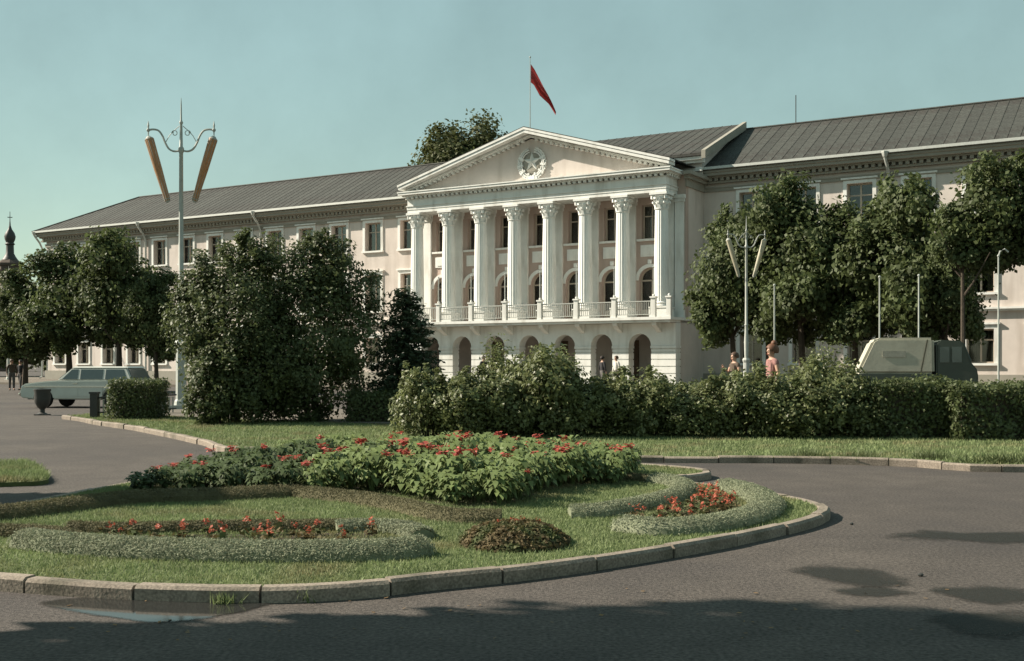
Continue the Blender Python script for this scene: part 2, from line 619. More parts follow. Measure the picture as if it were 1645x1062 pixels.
RNG = np.random.default_rng(11)
KZ = 0.092
front = [(-260, 905), (-60, 922), (60, 931), (190, 940), (300, 944), (410, 945), (490, 943), (600, 936), (703, 925), (800, 916), (902, 904),
         (1000, 890), (1100, 874), (1190, 858), (1260, 843), (1312, 829), (1334, 817), (1318, 806), (1285, 797), (1240, 790), (1190, 783), (1130, 774), (1080, 767)]
isl = [gp(u, v, KZ) for u, v in front]
isl += [(2.55, 14.2), (2.2, 15.0), (1.0, 15.75), (-1.0, 15.8), (-3.0, 15.5), (-4.6, 14.6), gp(236, 765, KZ), gp(150, 782, KZ), gp(60, 800, KZ), gp(-80, 822, KZ), (-6.6, 9.2), (-6.7, 8.2)]
isl_s = smooth_closed(isl, 6)
island_kerb, isl_in = kerb('island_kerb', isl_s, 0.115, KZ, 0.80, True, RNG)
sheet('island_lawn', isl_in[:-1], 0.078, M_TURF)

# far lawn strip in front of the hedge, with its own kerb
fk = [(40.0, 13.0), (22.0, 14.6), (12.0, 15.4), gp(1632, 747, 0.1), gp(1450, 738, 0.1), gp(1250, 733.5, 0.1), gp(1000, 732, 0.1), (-0.5, 17.4), (-2.2, 17.7), (-3.6, 18.1),
      gp(362, 719, 0.1), gp(330, 708, 0.1), gp(270, 695, 0.1), gp(205, 683, 0.1), gp(160, 677, 0.1), gp(128, 671, 0.1), (-11.9, 29.6)]
fk_s = smooth_open(fk, 5)
strip_kerb, fk_in = kerb('strip_kerb', fk_s[::-1], 0.12, 0.10, 0.8, False, RNG, 2)
fk_in = fk_in[::-1]
lawn_poly = [tuple(x) for x in fk_in] + [(-11.6, 31.5), (-6, 27.0), (0.0, 24.2), (9.0, 22.4), (24.0, 21.5), (40.0, 21.0)]
sheet('strip_lawn', lawn_poly, 0.075, M_TURF)
# footpath behind the hedge
path_poly = [(-11.7, 31.6), (-6, 27.05), (0.0, 24.25), (9.0, 22.45), (24.0, 21.55), (40.0, 21.05), (42, 29), (24, 31.0), (9, 31.8), (0, 32.5), (-9, 34.5)]
sheet('footpath', path_poly, 0.10, M_PAVE, skirt=0.12)
# small lawn on the far left of the road
lp = [gp(-170, 738, 0.1), (-7.2, 15.9), gp(35, 736, 0.1), gp(62, 744, 0.1), gp(77, 757, 0.1), gp(72, 765, 0.1), gp(20, 768, 0.1), gp(-160, 770, 0.1)]
lp_s = smooth_closed(lp, 4)
sheet('corner_lawn', lp_s, 0.05, M_TURF, skirt=0.07)

# puddles and damp patches left on the asphalt
def film_mat(name, color, rough, spec, hard=3.0):
    """a thin film of water: fades out towards its edge by the mesh's own 'wet' attribute broken up by noise"""
    m = bpy.data.materials.new(name)
    m.use_nodes = True
    t = m.node_tree
    b = t.nodes['Principled BSDF']
    b.inputs['Base Color'].default_value = (*color, 1)
    b.inputs['Roughness'].default_value = rough
    b.inputs['Specular IOR Level'].default_value = spec
    at_ = t.nodes.new('ShaderNodeAttribute')
    at_.attribute_name = 'wet'
    ge = t.nodes.new('ShaderNodeNewGeometry')
    nz = t.nodes.new('ShaderNodeTexNoise')
    nz.inputs['Scale'].default_value = 2.0
    nz.inputs['Detail'].default_value = 9
    nz.inputs['Roughness'].default_value = 0.7
    t.links.new(ge.outputs['Position'], nz.inputs['Vector'])
    a1 = t.nodes.new('ShaderNodeMath'); a1.operation = 'MULTIPLY_ADD'
    a1.inputs[1].default_value = 3.2; a1.inputs[2].default_value = -1.85
    t.links.new(nz.outputs['Fac'], a1.inputs[0])
    a2 = t.nodes.new('ShaderNodeMath'); a2.operation = 'MULTIPLY_ADD'
    a2.inputs[1].default_value = hard
    t.links.new(at_.outputs['Fac'], a2.inputs[0])
    t.links.new(a1.outputs[0], a2.inputs[2])
    cl = t.nodes.new('ShaderNodeClamp')
    cl.inputs['Max'].default_value = 0.9 if hard > 5 else 0.72
    t.links.new(a2.outputs[0], cl.inputs['Value'])
    tr = t.nodes.new('ShaderNodeBsdfTransparent')
    mx = t.nodes.new('ShaderNodeMixShader')
    t.links.new(cl.outputs[0], mx.inputs['Fac'])
    t.links.new(tr.outputs[0], mx.inputs[1])
    t.links.new(b.outputs[0], mx.inputs[2])
    t.links.new(mx.outputs[0], t.nodes['Material Output'].inputs['Surface'])
    return m
M_DAMP = film_mat('damp_film', (0.024, 0.024, 0.020), 0.62, 0.18, 2.0)
def patch(name, pix, m, z=0.004):
    pts = np.array(smooth_closed([gp(u, v, 0) for u, v in pix], 8))
    c = pts.mean(0)
    K = 6
    rings = [c + (pts - c) * (k / K) * 1.12 for k in range(1, K + 1)]
    vs = [(c[0], c[1], z)] + [(p[0], p[1], z) for r in rings for p in r]
    n = len(pts)
    fs = [(0, 1 + i, 1 + (i + 1) % n) for i in range(n)]
    for k in range(K - 1):
        o = 1 + k * n
        fs += [(o + i, o + n + i, o + n + (i + 1) % n, o + (i + 1) % n) for i in range(n)]
    me = bpy.data.meshes.new(name)
    me.from_pydata(vs, [], fs)
    at_ = me.attributes.new('wet', 'FLOAT', 'POINT')
    val = [1.0] + [1 - (k / K) for k in range(1, K + 1) for _ in range(n)]
    at_.data.foreach_set('value', val)
    me.materials.append(m)
    return tag(link(name, me), kind='structure')
for _pp in ([(1255, 914), (1310, 909), (1400, 914), (1452, 927), (1460, 940), (1400, 944), (1340, 938), (1285, 926)],
[(1320, 948), (1395, 943), (1450, 948), (1478, 954), (1420, 961), (1352, 957)],
[(1425, 858), (1480, 851), (1560, 855), (1680, 853), (1730, 868), (1640, 876), (1540, 872), (1450, 868)],
[(1490, 948), (1540, 942), (1650, 944), (1720, 960), (1640, 972), (1560, 968)],
[(1490, 990), (1560, 980), (1650, 984), (1720, 1004), (1640, 1030), (1530, 1024)],):
    patch('damp_patch', _pp, M_DAMP)
M_WATER = film_mat('puddle_water', (0.030, 0.030, 0.028), 0.07, 0.42, 9.0)
patch('puddle', [(70, 968), (160, 960), (250, 962), (350, 960), (450, 957), (410, 976), (330, 992), (245, 999), (165, 990), (105, 978)], M_WATER, 0.005)

# grass
rng = np.random.default_rng(3)
P = sample_poly(rng, isl_in[:-1], 210000)
tag(link('grass', raw_mesh('grass', blades(rng, P, 0.077, 0.024, 0.010, 1.0), 3, M_GRASS)), 'short mown green grass on the kerbed flower island', 'grass', kind='stuff')
P = sample_poly(rng, [(x, y) for x, y in lawn_poly if y < 60], 170000)
P = P[(P[:, 0] < 16) & (np.abs(P[:, 0]) < P[:, 1] * 0.5 + 1)]
tag(link('grass', raw_mesh('grass', blades(rng, P, 0.074, 0.042, 0.018, 0.9), 3, M_GRASS)), 'rough grass strip in front of the dark hedge', 'grass', kind='stuff')
P = sample_poly(rng, lp_s, 14000)
tag(link('grass', raw_mesh('grass', blades(rng, P, 0.048, 0.06, 0.016, 1.1), 3, M_GRASS)), 'sunlit tuft of lawn at the left edge of the road', 'grass', kind='stuff')

# ------------------------------------------------------------------ the columned building
# local frame: x along the facade, y into the building, z up; origin on the axis of the colonnade
BO = (1.19, 68.0, 0.0)
BR = -math.radians(31.0)
GZ = 0.15
hall = thing('columned_building', BO, BR, 'long pale three storey building with white columned portico and pediment', 'building')
def hall_pt(x, y, z=0):
    c, s = math.cos(BR), math.sin(BR)
    return (BO[0] + c * x - s * y, BO[1] + s * x + c * y, z)

# paved forecourt
fc = [hall_pt(-75, -9)[:2], hall_pt(60, -9)[:2], hall_pt(60, 40)[:2], hall_pt(-75, 40)[:2]]
sheet('forecourt', fc, GZ, M_PAVE, skirt=0.17)

TOP = 12.75
FLOORS = [(1.5, 3.3, 1.35), (5.2, 7.75, 1.35), (9.45, 11.45, 1.4)]   # sill, head, width
def wing_wall(x0, x1, centres, name):
    b = MB()
    y0, y1 = 4.0, 4.45
    zz = GZ
    for sill, head, wd in FLOORS:
        b.box(x0, x1, y0, y1, zz, sill)
        edges = [x0]
        for c in centres:
            edges += [c - wd / 2, c + wd / 2]
        edges.append(x1)
        for k in range(0, len(edges), 2):
            b.box(edges[k], edges[k + 1], y0, y1, sill, head)
        zz = head
    b.box(x0, x1, y0, y1, zz, 12.6)
    return b.build(name, M_WALL, hall)

LEFT_C = [-12.15 - 3.1 * k for k in range(13)]
RIGHT_C = [12.4 + 3.1 * k for k in range(10)]
LX0, LX1, RX0, RX1 = -51.2, -9.5, 9.5, 42.4
wing_wall(LX0, LX1, LEFT_C[::-1], 'wall')
wing_wall(RX0, RX1, RIGHT_C, 'wall')
b = MB()
MB().box(LX0, LX0 + 0.45, 4.45, 15.0, GZ, 12.6).build('wall', M_WALL, hall)
MB().box(RX1 - 0.45, RX1, 4.45, 15.0, GZ, 12.6).build('wall', M_WALL, hall)
MB().box(LX0, RX1, 15.0, 15.45, GZ, 12.6).build('wall', M_WALL, hall)
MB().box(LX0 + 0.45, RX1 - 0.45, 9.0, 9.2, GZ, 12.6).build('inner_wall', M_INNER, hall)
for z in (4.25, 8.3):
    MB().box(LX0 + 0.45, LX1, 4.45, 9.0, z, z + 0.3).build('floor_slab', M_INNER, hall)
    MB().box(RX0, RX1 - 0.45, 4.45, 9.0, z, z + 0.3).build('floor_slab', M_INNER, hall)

# plinth, string course and wing cornices
for (x0, x1) in ((LX0 - 0.05, LX1), (RX0, RX1)):
    b = MB()
    b.box(x0, x1, 3.88, 3.995, GZ, 0.9)
    b.build('plinth', M_CORN, hall)
    b = MB()
    b.prism_x([(3.995, 4.22), (3.82, 4.22), (3.82, 4.32), (3.72, 4.32), (3.72, 4.42), (3.995, 4.42)], x0, x1)
    b.build('string_course', M_WHITE, hall)
    b = MB()
    b.prism_x([(3.995, 11.62), (3.90, 11.62), (3.90, 11.80), (3.86, 11.80), (3.86, 11.88), (3.995, 11.88)], x0, x1)
    b.build('architrave', M_CORN, hall)
    b = MB()
    b.prism_x([(3.995, 12.08), (3.72, 12.08), (3.72, 12.20), (3.86, 12.20), (3.86, 12.38), (3.55, 12.38), (3.55, 12.48), (3.28, 12.48), (3.28, 12.62), (3.20, 12.66), (3.20, 12.80), (3.995, 12.80)], x0 - (0.35 if x0 < 0 else 0), x1)
    b.build('cornice', M_CORN, hall)
    b = MB()
    n = int((x1 - x0) / 0.36)
    for k in range(n):
        xx = x0 + 0.1 + k * 0.36
        b.box(xx, xx + 0.19, 3.58, 3.85, 12.205, 12.375)
    tag(b.build('dentils', M_CORN, hall), kind='stuff')
    b = MB()
    b.prism_x([(3.04, 12.82), (3.20, 12.78), (3.20, 12.97), (3.05, 12.97)], x0 - 0.55, x1)
    b.build('gutter', M_PIPE, hall)

# windows
def make_window_meshes(wd, ht):
    f = MB()
    t = 0.075
    f.box(-wd / 2, -wd / 2 + t, 0, 0.09, 0, ht)
    f.box(wd / 2 - t, wd / 2, 0, 0.09, 0, ht)
    f.box(-wd / 2 + t, wd / 2 - t, 0, 0.09, 0, t)
    f.box(-wd / 2 + t, wd / 2 - t, 0, 0.09, ht - t, ht)
    f.box(-0.045, 0.045, -0.01, 0.08, t, ht - t)
    f.box(-wd / 2 + t, -0.045, 0.005, 0.08, ht * 0.66, ht * 0.66 + 0.07)
    f.box(0.045, wd / 2 - t, 0.005, 0.08, ht * 0.66, ht * 0.66 + 0.07)
    fm = f.mesh('window', M_FRAME)
    panes = []
    for (xa, xb) in ((-wd / 2 + t, -0.045), (0.045, wd / 2 - t)):
        for (za, zb) in ((t, ht * 0.66), (ht * 0.66 + 0.07, ht - t)):
            panes.append(MB().box(xa, xb, 0.035, 0.05, za, zb).mesh('pane', M_GLASS))
    c = MB()
    k, p = 0.20, 0.07
    c.box(-wd / 2 - k, -wd / 2, -0.30 - p, -0.302, 0, ht)
    c.box(wd / 2, wd / 2 + k, -0.30 - p, -0.302, 0, ht)
    c.box(-wd / 2 - k, wd / 2 + k, -0.30 - p, -0.302, ht, ht + k)
    c.box(-wd / 2 - k - 0.1, wd / 2 + k + 0.1, -0.30 - p - 0.09, -0.302, ht + k + 0.02, ht + k + 0.12)
    cm = c.mesh('casing', M_WHITE)
    s = MB()
    s.box(-wd / 2 - k - 0.04, wd / 2 + k + 0.04, -0.30 - 0.16, 0.0, -0.12, 0)
    sm = s.mesh('sill', M_WHITE)
    cu = MB()
    for side in (-1, 1):
        for q in range(4):
            xq = side * (wd / 2 - 0.1 - q * 0.085)
            cu.box(xq - 0.035, xq + 0.035, 0.16 + 0.03 * (q % 2), 0.19 + 0.03 * (q % 2), 0.05, ht - 0.05)
    return fm, panes, cm, sm, cu.mesh('curtain', M_CURT)

WM = {}
def put_window(c, sill, head, wd, y, casing=True):
    key = (round(wd, 2), round(head - sill, 2))
    if key not in WM:
        WM[key] = make_window_meshes(wd, head - sill)
    fm, pm, cm, sm, cum = WM[key]
    o = link('window', fm, hall, (c, y, sill))
    for p in pm:
        link('pane', p, o)
    if casing:
        link('casing', cm, o)
    link('sill', sm, o)
    if random.random() < 0.45:
        link('curtain', cum, o)
for c in LEFT_C + RIGHT_C:
    for sill, head, wd in FLOORS:
        put_window(c, sill, head, wd, 4.30)

# roof over the wings: hipped at the ends, sheet by sheet on the street side
EY, EZ, RY, RZ = 3.10, 12.90, 9.40, 16.25
RHX = 6.3
sl = (RZ - EZ) / (RY - EY)
HX0, HX1 = LX0 - 0.75, RX1 + 0.75
b = MB()
b.add([(HX0, EY, EZ), (HX1, EY, EZ), (HX1, 2 * RY - EY, EZ), (HX0, 2 * RY - EY, EZ), (HX0 + RHX, RY, RZ), (HX1 - RHX, RY, RZ),
       (HX0, EY, EZ - 0.12), (HX1, EY, EZ - 0.12), (HX1, 2 * RY - EY, EZ - 0.12), (HX0, 2 * RY - EY, EZ - 0.12)],
      [(0, 1, 5, 4), (1, 2, 5), (2, 3, 4, 5), (3, 0, 4), (9, 8, 7, 6), (0, 6, 7, 1), (1, 7, 8, 2), (2, 8, 9, 3), (3, 9, 6, 0)])
roof = b.build('roof', M_ROOF, hall)

def roof_sheet_mesh(wd, l0, l1, sx, sz0, slope, lift):
    """a metal sheet from the eave up the slope with a standing seam along one side"""
    b = MB()
    y0, z0 = sx, sz0
    def pt(x, l, h):
        return (x, y0 + l, z0 + l * slope + h)
    b.add([pt(0.002, 0, lift), pt(wd - 0.002, 0, lift), pt(wd - 0.002, l1, lift), pt(0.002, l0, lift),
           pt(0.002, 0, 0.004), pt(wd - 0.002, 0, 0.004), pt(wd - 0.002, l1, 0.004), pt(0.002, l0, 0.004)],
          [(0, 1, 2, 3), (0, 4, 5, 1), (1, 5, 6, 2), (2, 6, 7, 3), (3, 7, 4, 0)])
    b.add([pt(-0.03, -0.01, 0.004), pt(0.03, -0.01, 0.004), pt(0.03, l0, 0.004), pt(-0.03, l0, 0.004),
           pt(-0.02, -0.01, 0.042), pt(0.02, -0.01, 0.042), pt(0.02, l0, 0.042), pt(-0.02, l0, 0.042)],
          [(4, 5, 6, 7), (0, 4, 7, 3), (1, 2, 6, 5), (0, 1, 5, 4), (3, 7, 6, 2)])
    return b.mesh('roof_sheet', M_ROOF)
SW = 0.62
full = roof_sheet_mesh(SW, RY - EY, RY - EY, EY, EZ, sl, 0.022)
x = HX0
while x < HX1 - SW:
    a, c = x - HX0, x + SW - HX0
    if -9.9 - SW < x < 9.9:
        x += SW
        continue
    if c <= RHX:
        link('roof_sheet', roof_sheet_mesh(SW, max(0.05, a), c, EY, EZ, sl, 0.022), roof, (x, 0, 0))
    elif x + SW < HX1 - RHX:
        link('roof_sheet', full, roof, (x, 0, 0))
    x += SW
for pa, pb in (((HX0 + RHX, RY, RZ + 0.04), (-9.95, RY, RZ + 0.04)), ((9.95, RY, RZ + 0.04), (HX1 - RHX, RY, RZ + 0.04)), ((HX0, EY, EZ + 0.03), (HX0 + RHX, RY, RZ + 0.04))):
    MB().tube([pa, pb], 0.08, 6).build('ridge_cap', M_ROOF, roof)

# raised roof over the centre
CX = 9.75
CEY, CEZ, CRZ = 2.45, 13.72, 16.62
csl = (CRZ - CEZ) / (RY - CEY)
b = MB()
b.prism_x([(CEY, CEZ), (RY, CRZ), (2 * RY - CEY, CEZ), (2 * RY - CEY, CEZ - 0.14), (RY, CRZ - 0.2), (CEY, CEZ - 0.14)], -CX - 0.25, CX + 0.25)
croof = b.build('roof', M_ROOF, hall)
b = MB()
b.prism_x([(3.05, 12.3), (3.05, 13.5), (3.1, CEZ - 0.15 + 0.65 * csl), (RY, CRZ - 0.23), (2 * RY - 3.1, CEZ - 0.15 + 0.65 * csl), (2 * RY - 3.1, 12.3)], -CX, CX)
b.build('attic_wall', M_WALL, hall)
csheet = roof_sheet_mesh(SW, RY - CEY, RY - CEY, CEY, CEZ, csl, 0.022)
x = -CX - 0.2
while x < CX - 0.3:
    link('roof_sheet', csheet, croof, (x, 0, 0))
    x += SW
for side in (-1, 1):
    x0 = side * (CX + 0.25)
    x1 = side * (CX + 0.50)
    MB().prism_x([(CEY - 0.15, CEZ - 0.35), (CEY - 0.15, CEZ + 0.12), (RY, CRZ + 0.15), (RY, CRZ - 0.35)], min(x0, x1), max(x0, x1)).build('verge_board', M_CORN, hall)
b = MB()
b.prism_x([(3.045, 13.22), (2.75, 13.22), (2.75, 13.38), (2.55, 13.38), (2.55, 13.56), (3.045, 13.56)], -CX - 0.2, CX + 0.2)
b.build('attic_cornice', M_WHITE, hall)
MB().box(-CX - 0.05, CX + 0.05, 2.85, 3.045, 12.75, 12.95).build('attic_string_course', M_WHITE, hall)

# central block: front wall with arched and square openings, side walls
COLX = [-8.52 + 2.434 * k for k in range(8)]
BAYX = [(COLX[k] + COLX[k + 1]) / 2 for k in range(7)]
def arch_over(b, c, hw, zs, ztop, x0, x1, y0, y1, n=10):
    """wall above an arched opening, butting the two piers"""
    pts = [(c + hw * math.cos(math.pi - math.pi * i / n), zs + hw * math.sin(math.pi * i / n)) for i in range(n + 1)]
    for i in range(n):
        b.prism_y([pts[i], pts[i + 1], (pts[i + 1][0], ztop), (pts[i][0], ztop)], y0, y1)
def arch_ring(b, c, hw, zs, wd, y0, y1, n=12):
    for i in range(n):
        a0, a1 = math.pi * i / n, math.pi * (i + 1) / n
        b.prism_y([(c + hw * math.cos(a0), zs + hw * math.sin(a0)), (c + (hw + wd) * math.cos(a0), zs + (hw + wd) * math.sin(a0)),
                   (c + (hw + wd) * math.cos(a1), zs + (hw + wd) * math.sin(a1)), (c + hw * math.cos(a1), zs + hw * math.sin(a1))], y0, y1)
BW = 9.5
b = MB()
y0, y1 = 1.2, 1.6
hw, zs = 0.74, 6.35
ed = [-BW]
for c in BAYX:
    ed += [c - hw, c + hw]
ed.append(BW)
for k in range(0, len(ed), 2):
    b.box(ed[k], ed[k + 1], y0, y1, 4.1, 8.15)
for c in BAYX:
    arch_over(b, c, hw, zs, 8.15, c - hw, c + hw, y0, y1)
b.box(-BW, BW, y0, y1, 8.15, 8.75)
W3 = 1.15
ed = [-BW]
for c in BAYX:
    ed += [c - W3 / 2, c + W3 / 2]
ed.append(BW)
for k in range(0, len(ed), 2):
    b.box(ed[k], ed[k + 1], y0, y1, 8.75, 10.75)
b.box(-BW, BW, y0, y1, 10.75, 12.45)
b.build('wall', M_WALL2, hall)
for side in (-1, 1):
    x0, x1 = sorted((side * BW, side * (BW - 0.4)))
    b = MB()
    b.box(x0, x1, 1.6, 3.995, GZ, 12.45)
    b.box(x0, x1, 0.42, 1.6, GZ, 4.05)
    b.build('wall', M_WALL, hall)
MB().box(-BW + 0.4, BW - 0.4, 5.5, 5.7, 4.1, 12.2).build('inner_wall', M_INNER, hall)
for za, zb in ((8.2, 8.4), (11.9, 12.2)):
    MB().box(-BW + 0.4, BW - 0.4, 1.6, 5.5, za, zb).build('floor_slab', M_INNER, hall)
for side in (-1, 1):
    b = MB()
    for (za, zb, p) in ((11.62, 12.05, 0.10), (12.05, 12.25, 0.28), (12.25, 12.45, 0.5)):
        xa, xb = sorted((side * BW + side * 0.002, side * (BW + p)))
        b.box(xa, xb, 1.2 - p, 3.99, za, zb)
    b.build('cornice', M_CORN, hall)

# pilasters behind the columns
def pilaster_mesh():
    p = MB()
    p.box(-0.31, 0.31, 1.03, 1.198, 4.55, 10.75)
    p.box(-0.38, 0.38, 0.97, 1.198, 4.1, 4.545)
    p.box(-0.37, 0.37, 0.98, 1.198, 10.755, 10.95)
    p.box(-0.42, 0.42, 0.93, 1.198, 10.955, 11.16)
    return p.mesh('pilaster', M_WHITE)
pm = pilaster_mesh()
for c in COLX + [-9.14, 9.14]:
    o = link('pilaster', pm, hall, (c, 0, 0))
    if abs(c) > 9:
        o.location.y = 0.012
        o.scale.x = 0.85

# arched doors on the balcony, windows above
def arched_frame(hw, h):
    f = MB()
    t = 0.08
    f.box(-hw, -hw + t, 0, 0.1, 0, h)
    f.box(hw - t, hw, 0, 0.1, 0, h)
    f.box(-0.05, 0.05, -0.01, 0.09, 0, h)
    f.box(-hw + t, -0.05, 0.005, 0.09, h - 0.05, h + 0.04)
    f.box(0.05, hw - t, 0.005, 0.09, h - 0.05, h + 0.04)
    f.box(-hw + t, -0.05, 0.005, 0.09, 0, 0.55)
    f.box(0.05, hw - t, 0.005, 0.09, 0, 0.55)
    arch_ring(f, 0, hw - t, h, t, 0, 0.1, 10)
    f.box(-0.04, 0.04, 0.005, 0.09, h + 0.05, h + hw - t)
    fm = f.mesh('balcony_door', M_FRAME)
    pl = [MB().box(-hw + t, -0.05, 0.04, 0.055, 0.55, h - 0.05).mesh('pane', M_GLASS),
          MB().box(0.05, hw - t, 0.04, 0.055, 0.55, h - 0.05).mesh('pane', M_GLASS)]
    q = MB()
    pts = [((hw - t) * math.cos(math.pi * i / 12), h + 0.04 + (hw - t - 0.04) * math.sin(math.pi * i / 12)) for i in range(13)]
    q.prism_y(pts, 0.04, 0.055)
    pl.append(q.mesh('fanlight', M_GLASS))
    r = MB()
    arch_ring(r, 0, hw, h, 0.2, -0.39, -0.302, 12)
    r.box(-0.11, 0.11, -0.45, -0.302, h + hw + 0.21, h + hw + 0.45)
    pl.append(r.mesh('archivolt', M_WHITE))
    return fm, pl
fm, pl = arched_frame(hw, zs - 4.1)
for c in BAYX:
    o = link('balcony_door', fm, hall, (c, 1.5, 4.1))
    for p in pl:
        link(p.name.split('.')[0], p, o)
    put_window(c, 8.75, 10.75, W3, 1.5, False)

# relief panels between the storeys
b2 = MB().box(-0.6, 0.6, 1.13, 1.198, 7.72, 8.40).box(-0.45, 0.45, 1.09, 1.128, 7.84, 8.28).mesh('relief_panel', M_WHITE)
for c in BAYX:
    link('relief_panel', b2, hall, (c, 0, 0))

# ground-floor arcade under the balcony
b = MB()
ga, gb, gs = -0.30, 0.42, 2.35
ghw = 0.70
ed = [-9.5]
for c in BAYX:
    ed += [c - ghw, c + ghw]
ed.append(9.5)
def pier(xa, xb):
    p = MB()
    z = GZ
    while z < 3.0:
        zt = min(z + 0.40, 3.05)
        p.box(xa, xb, ga, gb, z, zt - 0.06)
        if zt < 3.05:
            p.box(xa + 0.035, xb - 0.035, ga + 0.05, gb - 0.03, zt - 0.06, zt)
        else:
            p.box(xa, xb, ga, gb, zt - 0.06, zt)
        z = zt
    return p
for k in range(0, len(ed), 2):
    # piers stop at the springing, the wall above fills in round the arch
    p = MB()
    z = GZ
    while z < gs - 0.01:
        zt = min(z + 0.40, gs)
        p.box(ed[k], ed[k + 1], ga, gb, z, zt - 0.055)
        p.box(ed[k] + 0.035, ed[k + 1] - 0.035, ga + 0.05, gb - 0.03, zt - 0.055, zt)
        z = zt
    p.box(ed[k] - 0.03, ed[k + 1] + 0.03, ga - 0.04, gb, gs, gs + 0.14)
    p.build('pier', M_WHITE, hall)
b = MB()
for k in range(0, len(ed), 2):
    b.box(ed[k], ed[k + 1], ga, gb, gs + 0.145, 3.78)
for c in BAYX:
    arch_over(b, c, ghw, gs + 0.145, 3.78, c - ghw, c + ghw, ga, gb)
b.build('arcade_wall', M_WHITE, hall)
# porch behind the arcade
b = MB()
b.box(-9.1, 9.1, 3.3, 3.6, GZ, 3.78)
b.build('porch_wall', M_WALL, hall)
dm = MB().box(-0.75, 0.75, 3.22, 3.298, GZ, 2.9).box(-0.03, 0.03, 3.19, 3.218, GZ, 2.9).mesh('door', mat('door_wood', (0.10, 0.060, 0.035), 0.5, 0.2, 6))
for c in (BAYX[1], BAYX[3], BAYX[5]):
    link('door', dm, hall, (c, 0, 0))
b = MB()
b.box(-9.5, 9.5, -1.18, 3.6, 3.80, 3.93)
b.box(-9.62, 9.62, -1.30, 3.6, 3.935, 4.095)
b.build('balcony_slab', M_WHITE, hall)
brm = MB().prism_x([(-0.305, 3.25), (-0.305, 3.795), (-1.1, 3.795), (-1.05, 3.65), (-0.5, 3.35)], -0.14, 0.14).mesh('bracket', M_WHITE)
for c in COLX:
    link('bracket', brm, hall, (c, 0, 0))
# front steps
b = MB()
b.box(-9.4, 9.4, -0.9, -0.31, GZ, 0.30).build('step', M_CORN, hall)
MB().box(-9.4, 9.4, -1.25, -0.905, GZ, 0.225).build('step', M_CORN, hall)

# railing: posts with slim flag rods, pickets between
post = MB().box(-0.13, 0.13, -1.22, -0.98, 4.10, 5.15).box(-0.18, 0.18, -1.27, -0.93, 5.155, 5.24).ball((0, -1.10, 5.30), 0.085, 8, 5).mesh('railing_post', M_WHITE)
rod = MB().tube([(0, -1.10, 5.36), (0, -1.10, 6.85)], 0.035, 6).ball((0, -1.10, 6.88), 0.06, 6, 4).mesh('flag_rod', M_POLEL)
for c in [x - 0.0 for x in COLX] + [9.45]:
    o = link('railing_post', post, hall, (c, 0, 0))
    if c < 9.0:
        link('flag_rod', rod, o)
rl = MB()
L = COLX[1] - COLX[0] - 0.28
rl.box(-L / 2, L / 2, -1.14, -1.06, 4.95, 5.01)
rl.box(-L / 2, L / 2, -1.13, -1.07, 4.22, 4.26)
for k in range(17):
    xx = -L / 2 + (k + 0.5) * L / 17
    rl.box(xx - 0.014, xx + 0.014, -1.115, -1.085, 4.26, 4.95)
rm = rl.mesh('railing', M_POLEL)
for c in BAYX:
    link('railing', rm, hall, (c, 0, 0))

